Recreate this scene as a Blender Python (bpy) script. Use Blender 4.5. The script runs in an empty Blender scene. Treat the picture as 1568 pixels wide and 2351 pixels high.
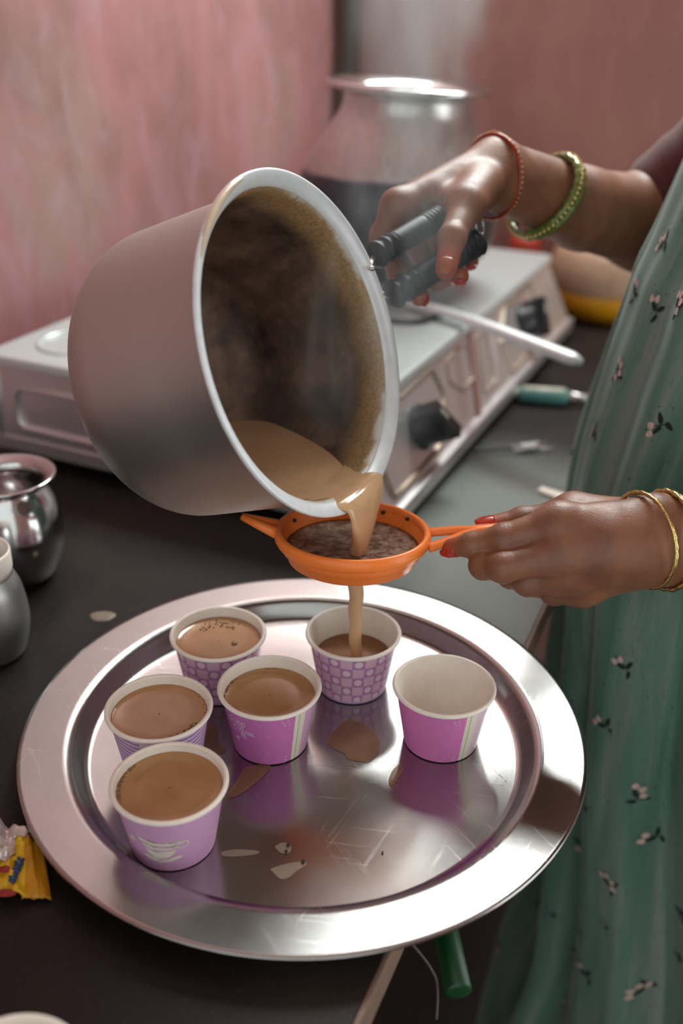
import bpy, math, random
import numpy as np
from mathutils import Vector
SC = bpy.context.scene
COL = SC.collection
rnd = random.Random(7)
PI = math.pi

# ------------------------------------------------------------------ camera, light, exposure
W, H, F = 1568, 2351, 2300.0
PITCH, ROLL, HC = math.radians(27.46), math.radians(1.01), 0.491
AF = np.array([0, math.cos(PITCH), -math.sin(PITCH)])
_r = np.array([1.0, 0, 0]); _u = np.cross(_r, AF)
AR = _r * math.cos(ROLL) + _u * math.sin(ROLL)
AU = -_r * math.sin(ROLL) + _u * math.cos(ROLL)
CAM = np.array([0, 0, HC])
cd = bpy.data.cameras.new('camera'); co = bpy.data.objects.new('camera', cd); COL.objects.link(co)
cd.sensor_fit = 'VERTICAL'; cd.sensor_height = 36; cd.lens = F / H * 36
from mathutils import Matrix
co.matrix_world = Matrix(((AR[0], AU[0], -AF[0], 0), (AR[1], AU[1], -AF[1], 0), (AR[2], AU[2], -AF[2], HC), (0, 0, 0, 1)))
cd.clip_start = 0.02
cd.dof.use_dof = True; cd.dof.focus_distance = 0.69; cd.dof.aperture_fstop = 3.2
SC.camera = co
SC.view_settings.view_transform = 'Standard'; SC.view_settings.look = 'None'
SC.view_settings.gamma = 1.0; SC.view_settings.use_curve_mapping = False
SC.view_settings.exposure = 0.0
wd = bpy.data.worlds.new('world'); SC.world = wd; wd.use_nodes = True
wd.node_tree.nodes['Background'].inputs[0].default_value = (0.84, 0.90, 0.88, 1)
wd.node_tree.nodes['Background'].inputs[1].default_value = 1.22

# counter / stove frame: D runs along the counter edge away from the camera, E points to the left wall
D = np.array([0.41, 0.912, 0]); D /= np.linalg.norm(D)
E = np.array([-D[1], D[0], 0]); Z = np.array([0, 0, 1.0])
O = np.array([0.050, 0.871, 0.0])                       # near front corner of the stove
def L(s, e, z): return O + D * s + E * e + Z * z

def area(name, loc, target, sx, sy, power, col):
    ld = bpy.data.lights.new(name, 'AREA'); ld.shape = 'RECTANGLE'; ld.size = sx; ld.size_y = sy
    ld.energy = power; ld.color = col
    o = bpy.data.objects.new(name, ld); COL.objects.link(o); o.location = loc
    o.rotation_euler = (Vector(target) - Vector(loc)).to_track_quat('-Z', 'Y').to_euler()
    return o
area('window_daylight', tuple(L(1.12, 0.56 - 0.50, 1.43)), tuple(L(0.0, 0.56 - 0.50, 0.85)), 0.92, 0.60, 48, (0.93, 1.0, 0.97))
area('doorway_daylight', tuple(L(0.20, -1.96, 0.35)), tuple(L(0.20, 0.5, 0.15)), 1.2, 1.7, 14, (0.95, 1.0, 0.97))

# ------------------------------------------------------------------ helpers
def U(px, py, d):                                       # point at depth d along the camera's line of sight
    return CAM + AF * d + AR * ((px - W / 2) / F * d) - AU * ((py - H / 2) / F * d)
def G(px, py, z):
    d = AF + AR * (px - W / 2) / F - AU * (py - H / 2) / F
    return CAM + d * ((z - HC) / d[2])
def srgb(r, g, b):
    f = lambda c: c / 12.92 if c <= 0.04045 else ((c + 0.055) / 1.055) ** 2.4
    return (f(r / 255), f(g / 255), f(b / 255), 1)

class NT:
    def __init__(s, name):
        s.m = bpy.data.materials.new(name); s.m.use_nodes = True; s.t = s.m.node_tree
        s.b = s.t.nodes['Principled BSDF']; s.out = s.t.nodes['Material Output']
    def n(s, typ, **kw):
        nd = s.t.nodes.new('ShaderNode' + typ)
        for k, v in kw.items(): setattr(nd, k, v)
        return nd
    def put(s, sock, v):
        if isinstance(v, bpy.types.NodeSocket): s.t.links.new(v, sock)
        else: sock.default_value = v
    def math(s, op, a, b=0.0, c=0.0):
        nd = s.n('Math', operation=op)
        s.put(nd.inputs[0], a); s.put(nd.inputs[1], b); s.put(nd.inputs[2], c)
        return nd.outputs[0]
    def coord(s, kind='Object'): return s.n('TexCoord').outputs[kind]
    def mapping(s, v, scale=(1, 1, 1), rot=(0, 0, 0), loc=(0, 0, 0)):
        nd = s.n('Mapping'); s.put(nd.inputs[0], v); nd.inputs['Scale'].default_value = scale
        nd.inputs['Rotation'].default_value = rot; nd.inputs['Location'].default_value = loc
        return nd.outputs[0]
    def noise(s, v, scale, detail=4, rough=0.55, dist=0.0):
        nd = s.n('TexNoise'); s.put(nd.inputs['Vector'], v); nd.inputs['Scale'].default_value = scale
        nd.inputs['Detail'].default_value = detail; nd.inputs['Roughness'].default_value = rough
        nd.inputs['Distortion'].default_value = dist
        return nd.outputs[0]
    def ramp(s, v, stops):
        nd = s.n('ValToRGB'); s.put(nd.inputs[0], v); el = nd.color_ramp.elements
        while len(el) < len(stops): el.new(0.5)
        for e, (p, c) in zip(el, stops):
            e.position = p; e.color = c if len(c) == 4 else (*c, 1)
        return nd.outputs[0]
    def mix(s, f, a, b):
        nd = s.n('Mix', data_type='RGBA'); s.put(nd.inputs[0], f); s.put(nd.inputs[6], a); s.put(nd.inputs[7], b)
        return nd.outputs[2]
    def smooth(s, v, a, b):
        nd = s.n('MapRange', interpolation_type='SMOOTHSTEP'); s.put(nd.inputs[0], v)
        nd.inputs[1].default_value = a; nd.inputs[2].default_value = b
        return nd.outputs[0]
    def sep(s, v):
        nd = s.n('SeparateXYZ'); s.put(nd.inputs[0], v); return nd.outputs
    def bump(s, h, strength=0.3, dist=0.001):
        nd = s.n('Bump'); s.put(nd.inputs['Height'], h); nd.inputs['Strength'].default_value = strength
        nd.inputs['Distance'].default_value = dist
        s.t.links.new(nd.outputs[0], s.b.inputs['Normal'])
    def set(s, **kw):
        for k, v in kw.items():
            s.put(s.b.inputs[k.replace('_', ' ')], v)
        return s.m

def plain(name, col, rough=0.5, metal=0.0, var=0.12, scale=60, bump=0.0, **kw):
    t = NT(name); nz = t.noise(t.coord(), scale)
    dark = tuple(c * (1 - var) for c in col[:3]) + (1,); lite = tuple(min(1, c * (1 + var)) for c in col[:3]) + (1,)
    t.set(Base_Color=t.ramp(nz, [(0.3, dark), (0.7, lite)]), Roughness=rough, Metallic=metal, **kw)
    if bump: t.bump(nz, bump)
    return t.m

def mesh(name, verts, faces, mat, smooth=True, uv=None):
    me = bpy.data.meshes.new(name); me.from_pydata([tuple(map(float, v)) for v in verts], [], [tuple(map(int, f)) for f in faces])
    for m in (mat if isinstance(mat, (list, tuple)) else [mat]): me.materials.append(m)
    if smooth: me.polygons.foreach_set('use_smooth', [True] * len(me.polygons))
    me.update(); return me
def link(name, me, parent=None):
    o = bpy.data.objects.new(name, me); COL.objects.link(o)
    if parent is not None: o.parent = parent
    return o
def tag(o, label, cat, group=None, kind=None):
    if label: o['label'] = label
    if cat: o['category'] = cat
    if group: o['group'] = group
    if kind: o['kind'] = kind
    return o
def thing(name, label, cat, loc, group=None, rz=0.0):
    o = bpy.data.objects.new(name, None); COL.objects.link(o); o.location = tuple(loc); o.rotation_euler = (0, 0, rz)
    o.empty_display_size = 0.02
    return tag(o, label, cat, group)
def base(parent):
    r = parent
    while r.parent is not None: r = r.parent
    return np.array(r.location)
def part(name, vf, mat, parent, label=None, smooth=True):   # vf in world coordinates
    v, f = vf; v = np.asarray(v, float) - base(parent)
    o = link(name, mesh(name, v, f, mat, smooth), parent)
    if label: o['label'] = label
    return o
def solo(name, vf, mat, label=None, cat=None, group=None, kind=None, smooth=True, loc=None):
    v, f = vf; v = np.asarray(v, float)
    if loc is None: loc = np.array([v[:, 0].mean(), v[:, 1].mean(), v[:, 2].min()])
    o = link(name, mesh(name, v - loc, f, mat, smooth)); o.location = tuple(loc)
    return tag(o, label, cat, group, kind)
def join(*vfs):
    V, Fc, n = [], [], 0
    for v, f in vfs:
        V.append(np.asarray(v, float)); Fc += [tuple(i + n for i in q) for q in f]; n += len(v)
    return np.concatenate(V), Fc
def frame(n):
    n = np.asarray(n, float); n = n / np.linalg.norm(n)
    a = np.array([0, 0, 1.0]) if abs(n[2]) < 0.9 else np.array([1.0, 0, 0])
    x = np.cross(a, n); x /= np.linalg.norm(x); return x, np.cross(n, x), n
def lathe(prof, c=(0, 0, 0), n=(0, 0, 1), seg=64, close=False, xy=None):
    x, y, n = frame(n) if xy is None else (*xy, np.asarray(n, float))
    c = np.asarray(c, float); V = []
    a = np.linspace(0, 2 * PI, seg, endpoint=False)
    for r, h in prof:
        V.append(c + n * h + max(r, 1e-5) * (np.cos(a)[:, None] * x + np.sin(a)[:, None] * y))
    V = np.concatenate(V); Fc = []; m = len(prof)
    for i in range(m if close else m - 1):
        for j in range(seg):
            k = (j + 1) % seg; i2 = (i + 1) % m
            Fc.append((i * seg + j, i * seg + k, i2 * seg + k, i2 * seg + j))
    return V, Fc
def tube(path, rad, seg=10, cap=True, up=None, flat=1.0):
    P = np.asarray(path, float); n = len(P); R = np.broadcast_to(rad, (n,))
    T = np.gradient(P, axis=0); T /= np.linalg.norm(T, axis=1)[:, None] + 1e-12
    x, y, _ = frame(T[0])
    if up is not None:
        y = np.asarray(up, float); y = y - T[0] * (y @ T[0]); y /= np.linalg.norm(y); x = np.cross(y, T[0])
    a = np.linspace(0, 2 * PI, seg, endpoint=False); V = []
    for i in range(n):
        x = x - T[i] * (x @ T[i]); x /= np.linalg.norm(x); y = np.cross(T[i], x)
        V.append(P[i] + R[i] * (np.cos(a)[:, None] * x + flat * np.sin(a)[:, None] * y))
    V = np.concatenate(V)
    Fc = [(i * seg + j, i * seg + (j + 1) % seg, (i + 1) * seg + (j + 1) % seg, (i + 1) * seg + j) for i in range(n - 1) for j in range(seg)]
    if cap: Fc += [tuple(range(seg))[::-1], tuple(range((n - 1) * seg, n * seg))]
    return V, Fc
def smoothpath(pts, n=24):
    P = np.asarray(pts, float); t = np.arange(len(P)); out = []
    for q in np.linspace(0, len(P) - 1, n):
        i = min(int(q), len(P) - 2); u = q - i
        p0, p1, p2, p3 = P[max(i - 1, 0)], P[i], P[i + 1], P[min(i + 2, len(P) - 1)]
        out.append(0.5 * (2 * p1 + (p2 - p0) * u + (2 * p0 - 5 * p1 + 4 * p2 - p3) * u * u + (3 * p1 - p0 - 3 * p2 + p3) * u ** 3))
    return np.array(out)
def hexa(p):      # 8 corners: 4 bottom then 4 top
    return np.array(p), [(3, 2, 1, 0), (4, 5, 6, 7), (0, 1, 5, 4), (1, 2, 6, 5), (2, 3, 7, 6), (3, 0, 4, 7)]
def box(s0, s1, e0, e1, z0, z1):
    return hexa([L(s0, e0, z0), L(s1, e0, z0), L(s1, e1, z0), L(s0, e1, z0), L(s0, e0, z1), L(s1, e0, z1), L(s1, e1, z1), L(s0, e1, z1)])
def bevel(o, w=0.002, seg=2):
    m = o.modifiers.new('bevel', 'BEVEL'); m.width = w; m.segments = seg; m.limit_method = 'ANGLE'
    return o
def ball(c, r, seg=12, ring=8, squash=(1, 1, 1)):
    V = []; Fc = []
    for i in range(ring + 1):
        t = PI * i / ring
        for j in range(seg):
            p = 2 * PI * j / seg; V.append((max(math.sin(t), 1e-4) * math.cos(p), max(math.sin(t), 1e-4) * math.sin(p), math.cos(t)))
    for i in range(ring):
        for j in range(seg):
            k = (j + 1) % seg; Fc.append((i * seg + j, (i + 1) * seg + j, (i + 1) * seg + k, i * seg + k))
    return np.array(V) * np.array(squash) * r + np.asarray(c), Fc
def torus(c, n, R, r, seg=48, rs=8, wob=None, xy=None, arc=None):
    x, y, n = frame(n); V = []
    for i in range(seg):
        a = 2 * PI * i / seg; d = math.cos(a) * x + math.sin(a) * y; rr = r * (wob(i) if wob else 1)
        for j in range(rs):
            b = 2 * PI * j / rs; V.append(np.asarray(c) + d * (R + rr * math.cos(b)) + n * rr * math.sin(b))
    Fc = [(i * rs + j, ((i + 1) % seg) * rs + j, ((i + 1) % seg) * rs + (j + 1) % rs, i * rs + (j + 1) % rs) for i in range(seg) for j in range(rs)]
    return np.array(V), Fc
def blob(c, outline, h, rings=5):      # flat puddle: star-shaped outline (k,2) around c, domed by h
    c = np.asarray(c, float); o = np.asarray(outline, float); k = len(o); V = [c + (0, 0, h)]; Fc = []
    for i in range(1, rings + 1):
        t = i / rings
        for p in o: V.append(c + np.array([p[0] * t, p[1] * t, h * (1 - t ** 4)]))
    for j in range(k): Fc.append((0, 1 + j, 1 + (j + 1) % k))
    for i in range(rings - 1):
        for j in range(k):
            a = 1 + i * k + j; b = 1 + i * k + (j + 1) % k; Fc.append((a, a + k, b + k, b))
    return np.array(V), Fc

# ------------------------------------------------------------------ materials
def mat_plaster(name, c1, c2, c3, c4, c5):
    t = NT(name); v = t.coord()
    big = t.noise(t.mapping(v, (2.0, 2.0, 1.3)), 2.0, 3, 0.5, 0.8)
    mid = t.noise(t.mapping(v, (5, 5, 2.6), loc=(3, 1, 2)), 1.5, 4, 0.6, 0.8)
    streak = t.noise(t.mapping(v, (9, 9, 3.6), loc=(7, 2, 5)), 2.2, 6, 0.7, 1.2)
    fine = t.noise(v, 90, 6, 0.7)
    a = t.ramp(big, [(0.34, c1), (0.5, c2), (0.64, c3)])
    a = t.mix(t.math('MULTIPLY', t.smooth(mid, 0.46, 0.74), 0.75), a, c5)
    b = t.mix(t.math('MULTIPLY', t.smooth(streak, 0.42, 0.78), 0.55), a, c4)
    col = t.mix(t.math('MULTIPLY', t.smooth(fine, 0.5, 0.8), 0.25), b, c1)
    t.set(Base_Color=col, Roughness=0.6, Specular_IOR_Level=0.35)
    t.bump(t.math('ADD', big, t.math('MULTIPLY', fine, 0.12)), 0.4, 0.01)
    return t.m
M = {}
M['wall_left'] = mat_plaster('pink_plaster', srgb(166, 118, 115), srgb(184, 129, 129), srgb(172, 137, 129), srgb(192, 162, 172), srgb(146, 109, 102))
M['wall_back'] = mat_plaster('dull_red_plaster', srgb(152, 110, 103), srgb(164, 120, 112), srgb(172, 132, 122), srgb(178, 140, 132), srgb(148, 106, 100))
M['ceiling'] = plain('ceiling_paint', srgb(196, 176, 172), 0.8)
M['floor'] = plain('floor_cement', srgb(70, 62, 58), 0.7)
def mat_counter():
    t = NT('dark_stone'); v = t.coord()
    n1 = t.noise(v, 5, 6, 0.6, 0.4); n2 = t.noise(v, 260, 3)
    col = t.ramp(n1, [(0.3, srgb(22, 18, 18)), (0.55, srgb(32, 26, 25)), (0.75, srgb(50, 42, 37))])
    col = t.mix(t.math('MULTIPLY', t.smooth(n2, 0.55, 0.8), 0.25), col, srgb(80, 70, 62))
    x, y, z = t.sep(v)       # film: grey window sheen painted into the stone colour in front of the stove
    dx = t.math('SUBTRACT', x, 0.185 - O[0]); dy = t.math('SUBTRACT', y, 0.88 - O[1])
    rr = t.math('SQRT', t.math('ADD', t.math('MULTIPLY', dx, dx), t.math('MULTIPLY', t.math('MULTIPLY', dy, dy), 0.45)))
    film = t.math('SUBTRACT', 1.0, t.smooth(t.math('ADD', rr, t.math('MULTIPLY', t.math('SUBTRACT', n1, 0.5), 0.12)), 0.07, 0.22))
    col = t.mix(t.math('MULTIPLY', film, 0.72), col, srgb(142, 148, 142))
    t.set(Base_Color=col, Roughness=t.ramp(n1, [(0.3, (0.38,) * 3), (0.7, (0.55,) * 3)]), Specular_IOR_Level=0.17)
    t.bump(t.math('ADD', n2, n1), 0.12, 0.001); return t.m
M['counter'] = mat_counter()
M['edge'] = plain('counter_edge', srgb(120, 96, 82), 0.6, scale=40, var=0.2, bump=0.2)
def mat_brushed(name, col, rough, axis_rad=True, aniso=0.55, lines=420, metal=1.0, scratch=0.5, stain=0.25, scuff=0.0):
    t = NT(name); v = t.coord(); x, y, z = t.sep(v)
    r = t.math('SQRT', t.math('ADD', t.math('MULTIPLY', x, x), t.math('MULTIPLY', y, y)))
    co_ = t.n('CombineXYZ'); t.put(co_.inputs[0], r if axis_rad else z)
    ln = t.noise(co_.outputs[0], lines, 3, 0.7)
    bl = t.noise(v, 14, 5, 0.6, 0.3); sp = t.noise(v, 500, 2)
    dk = tuple(c * 0.78 for c in col[:3]) + (1,)
    c = t.mix(t.math('MULTIPLY', t.smooth(bl, 0.35, 0.7), stain), col, dk)
    c = t.mix(t.math('MULTIPLY', t.smooth(ln, 0.45, 0.75), 0.22), c, dk)
    c = t.mix(t.math('MULTIPLY', t.smooth(sp, 0.66, 0.8), 0.3), c, tuple(q * 0.5 for q in col[:3]) + (1,))
    rg = t.math('ADD', t.math('MULTIPLY', bl, 0.16), rough - 0.08)
    if scuff:
        c = t.mix(t.math('MULTIPLY', t.smooth(ln, 0.40, 0.70), 0.28), c, dk)
        for an in (0.5, 1.7, 2.6):
            sc = t.noise(t.mapping(t.mapping(v, rot=(0, 0, an)), (330, 11, 1)), 1.0, 3, 0.6, 0.3)
            m_ = t.math('MULTIPLY', t.smooth(sc, 0.60, 0.68), t.smooth(t.noise(v, 11, 2), 0.45, 0.6))
            rg = t.math('ADD', rg, t.math('MULTIPLY', m_, 0.07)); c = t.mix(t.math('MULTIPLY', m_, 0.14), c, (0.62, 0.62, 0.61, 1))
    t.set(Base_Color=c, Metallic=metal, Roughness=rg)
    t.bump(t.math('ADD', t.math('MULTIPLY', ln, 0.5), t.math('MULTIPLY', bl, 0.6)), scratch, 0.0006)
    return t.m
M['tray'] = mat_brushed('brushed_tray_aluminium', (0.42, 0.405, 0.395, 1), 0.205, lines=900, scratch=0.022, stain=0.5, scuff=1.0)
M['pot_out'] = mat_brushed('spun_aluminium', (0.54, 0.52, 0.485, 1), 0.43, axis_rad=False, lines=1500, scratch=0.4, stain=0.12)
M['steel'] = mat_brushed('polished_steel', (0.66, 0.65, 0.65, 1), 0.16, axis_rad=False, lines=300, scratch=0.05)
M['steel_dull'] = mat_brushed('dull_steel', (0.52, 0.53, 0.53, 1), 0.42, axis_rad=False, lines=300, scratch=0.1)
M['stove'] = mat_brushed('stove_steel', (0.82, 0.79, 0.80, 1), 0.34, axis_rad=False, lines=60, scratch=0.06, metal=0.82)
M['stove_top'] = mat_brushed('stove_top_steel', (0.72, 0.79, 0.79, 1), 0.30, axis_rad=False, lines=60, scratch=0.08, metal=0.45)
M['rust'] = plain('rusty_strip', srgb(150, 108, 104), 0.55, 0.3)
M['brass_line'] = plain('worn_emboss', srgb(172, 156, 138), 0.45, 0.6)
M['black'] = plain('black_plastic', srgb(28, 28, 33), 0.42, bump=0.1)
M['rubber'] = plain('black_grip_rubber', srgb(27, 30, 37), 0.5, bump=0.1)
M['wire'] = plain('bright_wire', (0.7, 0.68, 0.66, 1), 0.3, 1.0)
M['iron'] = plain('black_iron', srgb(24, 23, 24), 0.6, 0.4)
M['rim'] = plain('pale_rolled_rim', (0.78, 0.82, 0.85, 1), 0.40, 0.25, var=0.06, scale=90, bump=0.05)
def mat_inside():
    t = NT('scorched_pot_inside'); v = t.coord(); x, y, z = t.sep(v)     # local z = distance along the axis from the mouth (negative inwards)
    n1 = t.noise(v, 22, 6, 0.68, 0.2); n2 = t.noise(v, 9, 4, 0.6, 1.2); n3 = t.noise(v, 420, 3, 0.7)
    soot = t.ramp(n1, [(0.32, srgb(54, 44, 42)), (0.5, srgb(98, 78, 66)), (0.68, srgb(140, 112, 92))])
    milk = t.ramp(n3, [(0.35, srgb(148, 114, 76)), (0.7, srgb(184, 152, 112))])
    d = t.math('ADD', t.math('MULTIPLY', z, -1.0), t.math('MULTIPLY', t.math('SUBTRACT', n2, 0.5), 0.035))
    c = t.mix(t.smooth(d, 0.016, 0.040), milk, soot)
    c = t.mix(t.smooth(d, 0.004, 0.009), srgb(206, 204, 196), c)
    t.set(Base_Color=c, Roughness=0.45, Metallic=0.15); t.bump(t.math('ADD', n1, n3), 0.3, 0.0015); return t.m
M['pot_in'] = mat_inside()
def mat_backpot():
    t = NT('soot_based_aluminium'); v = t.coord(); x, y, z = t.sep(v)
    n1 = t.noise(v, 20, 5); ln = t.noise(t.mapping(v, (60, 60, 3)), 3, 4)
    alu = t.ramp(ln, [(0.3, (0.46, 0.44, 0.43, 1)), (0.7, (0.62, 0.60, 0.59, 1))])
    k = t.smooth(t.math('ADD', z, t.math('MULTIPLY', n1, 0.006)), 0.128, 0.135)
    t.set(Base_Color=t.mix(k, srgb(60, 60, 68), alu), Metallic=t.math('ADD', t.math('MULTIPLY', k, 0.6), 0.4), Roughness=0.32)
    t.bump(n1, 0.05); return t.m
M['backpot'] = mat_backpot()
def mat_tea(name, c1, c2, rough=0.12):
    t = NT(name); v = t.coord(); n1 = t.noise(v, 30, 4, 0.6, 0.8); n2 = t.noise(v, 220, 3)
    t.set(Base_Color=t.ramp(n1, [(0.3, c1), (0.7, c2)]), Roughness=rough, Specular_IOR_Level=0.45, Subsurface_Weight=0.25)
    t.b.inputs['Subsurface Radius'].default_value = (0.006, 0.004, 0.002); t.b.inputs['Subsurface Scale'].default_value = 0.5
    t.bump(t.math('ADD', n1, t.math('MULTIPLY', n2, 0.1)), 0.08, 0.001); return t.m
M['tea'] = mat_tea('milky_tea', srgb(170, 127, 85), srgb(184, 141, 99))
M['tea_dark'] = mat_tea('strained_tea', srgb(132, 88, 55), srgb(146, 100, 64))
M['tea_pot'] = mat_tea('boiled_milk_tea', srgb(198, 160, 122), srgb(210, 172, 134))
M['froth'] = mat_tea('tea_froth', srgb(120, 82, 54), srgb(150, 108, 76), 0.08)
def mat_leaves():
    t = NT('wet_tea_leaves'); v = t.coord(); n = t.noise(v, 130, 6, 0.7, 0.6)
    t.set(Base_Color=t.ramp(n, [(0.36, srgb(66, 46, 36)), (0.5, srgb(132, 104, 86)), (0.68, srgb(186, 160, 138))]), Roughness=0.22)
    t.bump(n, 0.9, 0.004); return t.m
M['leaves'] = mat_leaves()
M['spill'] = mat_tea('spilt_tea', srgb(146, 106, 72), srgb(166, 126, 90), 0.18)
M['milk_solid'] = mat_tea('boiled_milk', srgb(190, 170, 146), srgb(204, 186, 164), 0.3)
M['milk'] = mat_tea('dried_milk_mark', srgb(178, 160, 138), srgb(196, 180, 160), 0.4)
for k_, a_ in (('spill', 0.60), ('milk', 0.45)): M[k_].node_tree.nodes['Principled BSDF'].inputs['Alpha'].default_value = a_
M['bit'] = plain('dark_tea_bit', srgb(38, 26, 20), 0.5)
M['paper'] = plain('white_paper', srgb(238, 229, 218), 0.5, var=0.03, scale=120, Specular_IOR_Level=0.3)
M['orange'] = plain('orange_plastic', srgb(255, 134, 58), 0.34, var=0.05, Subsurface_Weight=0.2)
M['orange'].node_tree.nodes['Principled BSDF'].inputs['Subsurface Radius'].default_value = (0.01, 0.004, 0.001)
M['gold'] = plain('gold_metal', (0.83, 0.60, 0.24, 1), 0.25, 1.0, scale=700, var=0.35)
M['red_glass'] = plain('red_glass', srgb(150, 34, 26), 0.12, 0.1, Coat_Weight=0.6)
M['green_glass'] = plain('green_glass', srgb(96, 112, 42), 0.14, 0.2, scale=500, var=0.5, Coat_Weight=0.5)
M['nail_brown'] = plain('henna_brown_nail', srgb(150, 72, 38), 0.30, var=0.15, scale=200)
M['nail'] = plain('henna_red_nail', srgb(176, 40, 16), 0.22, var=0.15, scale=200, Coat_Weight=0.5)
M['sleeve'] = plain('maroon_cotton', srgb(74, 24, 24), 0.85, var=0.2, scale=300, bump=0.2, Sheen_Weight=0.2)
M['hair'] = plain('black_hair', srgb(22, 17, 16), 0.45, var=0.3, scale=200)
M['yellow'] = plain('yellow_foil', srgb(214, 168, 22), 0.35, 0.15, var=0.15, scale=40, bump=0.3)
M['blue'] = plain('blue_ink', srgb(38, 66, 104), 0.5)
M['red'] = plain('red_ink', srgb(140, 26, 26), 0.5)
M['film'] = plain('clear_film', srgb(206, 190, 184), 0.18, 0.2, var=0.3, scale=50, bump=0.6)
M['bowl'] = plain('yellow_enamel', srgb(214, 150, 26), 0.35, var=0.06)
M['beige'] = plain('beige_lid', srgb(176, 146, 120), 0.55)
M['teal'] = plain('teal_plastic', srgb(84, 132, 128), 0.35)
M['cream'] = plain('cream_plastic', srgb(196, 194, 176), 0.4)
M['green'] = plain('green_plastic', srgb(8, 62, 24), 0.4)
M['conduit'] = plain('grimy_pipe', srgb(74, 68, 60), 0.6, var=0.3, scale=20)
def mat_skin():
    t = NT('brown_skin'); v = t.coord()
    n1 = t.noise(v, 40, 5, 0.6); n2 = t.noise(v, 700, 3, 0.7); n3 = t.noise(t.mapping(v, (1, 1, 1)), 170, 4, 0.7, 0.5)
    hn = t.n('Attribute', attribute_name='henna').outputs['Fac']; kn = t.n('Attribute', attribute_name='knuckle').outputs['Fac']
    al = t.n('Attribute', attribute_name='along').outputs['Fac']
    c = t.ramp(n1, [(0.3, srgb(116, 72, 50)), (0.7, srgb(146, 96, 70))])
    c = t.mix(t.math('MULTIPLY', kn, 0.45), c, srgb(88, 50, 38))
    c = t.mix(t.math('MULTIPLY', hn, 0.85), c, srgb(160, 66, 30))
    wr = t.math('SINE', t.math('ADD', t.math('MULTIPLY', al, 2 * PI / 0.0026), t.math('MULTIPLY', n3, 9)))
    h = t.math('ADD', t.math('ADD', t.math('MULTIPLY', n2, 0.34), t.math('MULTIPLY', n3, 0.40)), t.math('MULTIPLY', t.math('MULTIPLY', wr, kn), -0.22))
    c = t.mix(t.math('MULTIPLY', t.math('MULTIPLY', t.smooth(wr, 0.3, 1.0), kn), 0.30), c, srgb(60, 34, 26))
    t.set(Base_Color=c, Roughness=t.math('ADD', t.math('MULTIPLY', n3, 0.34), 0.30), Specular_IOR_Level=0.55, Subsurface_Weight=0.10, Coat_Weight=0.08, Coat_Roughness=0.45)
    t.b.inputs['Subsurface Radius'].default_value = (0.008, 0.003, 0.0015); t.b.inputs['Subsurface Scale'].default_value = 0.6
    t.bump(h, 0.55, 0.0011); return t.m
M['skin'] = mat_skin()
def mat_dress():
    t = NT('green_cotton'); v = t.coord('UV')
    st = t.noise(t.mapping(v, (26, 2.2, 1)), 1.6, 4, 0.6, 0.5); sp = t.noise(t.mapping(v, (420, 90, 1)), 1.0, 3, 0.7); lg = t.noise(t.mapping(v, (5, 5, 1)), 1.2, 3)
    c = t.ramp(st, [(0.3, srgb(62, 100, 87)), (0.52, srgb(92, 123, 110)), (0.72, srgb(130, 138, 129))])
    c = t.mix(t.math('MULTIPLY', t.smooth(sp, 0.60, 0.70), t.smooth(lg, 0.40, 0.62)), c, srgb(26, 54, 46))
    t.set(Base_Color=c, Roughness=0.85, Sheen_Weight=0.25, Specular_IOR_Level=0.2)
    w = t.noise(t.mapping(v, (900, 900, 1)), 1.0, 2); t.bump(w, 0.25, 0.0006); return t.m
M['dress'] = mat_dress()
M['print_dark'] = plain('print_dark', srgb(22, 30, 30), 0.85, var=0.2, scale=300)
M['print_pink'] = plain('print_pink', srgb(196, 172, 162), 0.85, var=0.2, scale=300)
M['floral'] = M['print_dark']

# ------------------------------------------------------------------ room
WALL_E = 0.56; SK = 1.08
def quadwall(name, pts, th, mat):
    p = [np.array(q, float) for q in pts]; n = np.cross(p[1] - p[0], p[3] - p[0]); n /= np.linalg.norm(n)
    o = solo(name, hexa([*p, *[q - n * th for q in p]]), mat, kind='structure', smooth=False)
    return o
ZF, ZT = -0.86, 1.95
quadwall('wall_left', [L(-1.9, WALL_E, ZF), L(SK, WALL_E, ZF), L(SK, WALL_E, ZT), L(-1.9, WALL_E, ZT)][::-1], -0.06, M['wall_left'])
# back wall with its window opening above the frame: e runs to the right (negative E)
w0, w1, wz0, wz1 = WALL_E - 0.03, WALL_E - 0.97, 1.12, 1.74
def backstrip(e0, e1, z0, z1): return box(SK, SK + 0.08, e1, e0, z0, z1)
solo('wall_back', join(backstrip(WALL_E + 0.06, -2.06, ZF, wz0), backstrip(WALL_E + 0.06, -2.06, wz1, ZT), backstrip(WALL_E + 0.06, w0, wz0, wz1), backstrip(w1, -2.06, wz0, wz1)), M['wall_back'], kind='structure', smooth=False)
wf = solo('window_1', join(box(SK + 0.02, SK + 0.06, w1, w0, wz0, wz0 + 0.03), box(SK + 0.02, SK + 0.06, w1, w0, wz1 - 0.03, wz1), box(SK + 0.02, SK + 0.06, w1, w1 + 0.03, wz0, wz1), box(SK + 0.02, SK + 0.06, w0 - 0.03, w0, wz0, wz1)), M['edge'], kind='structure', smooth=False)
solo('ceiling', box(-1.9, SK + 0.1, -2.1, WALL_E + 0.06, ZT, ZT + 0.05), M['ceiling'], kind='structure', smooth=False)
solo('floor', box(-1.9, SK + 0.1, -2.1, WALL_E + 0.06, ZF - 0.05, ZF), M['floor'], kind='structure', smooth=False)
solo('wall_right_blocker', join(box(-1.9, -0.42, -2.06, -2.0, ZF, ZT), box(0.82, SK + 0.08, -2.06, -2.0, ZF, ZT), box(-0.42, 0.82, -2.06, -2.0, 1.25, ZT)), M['wall_back'], kind='structure', smooth=False)  # unseen wall with a door gap, added to cut light from the right
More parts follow.
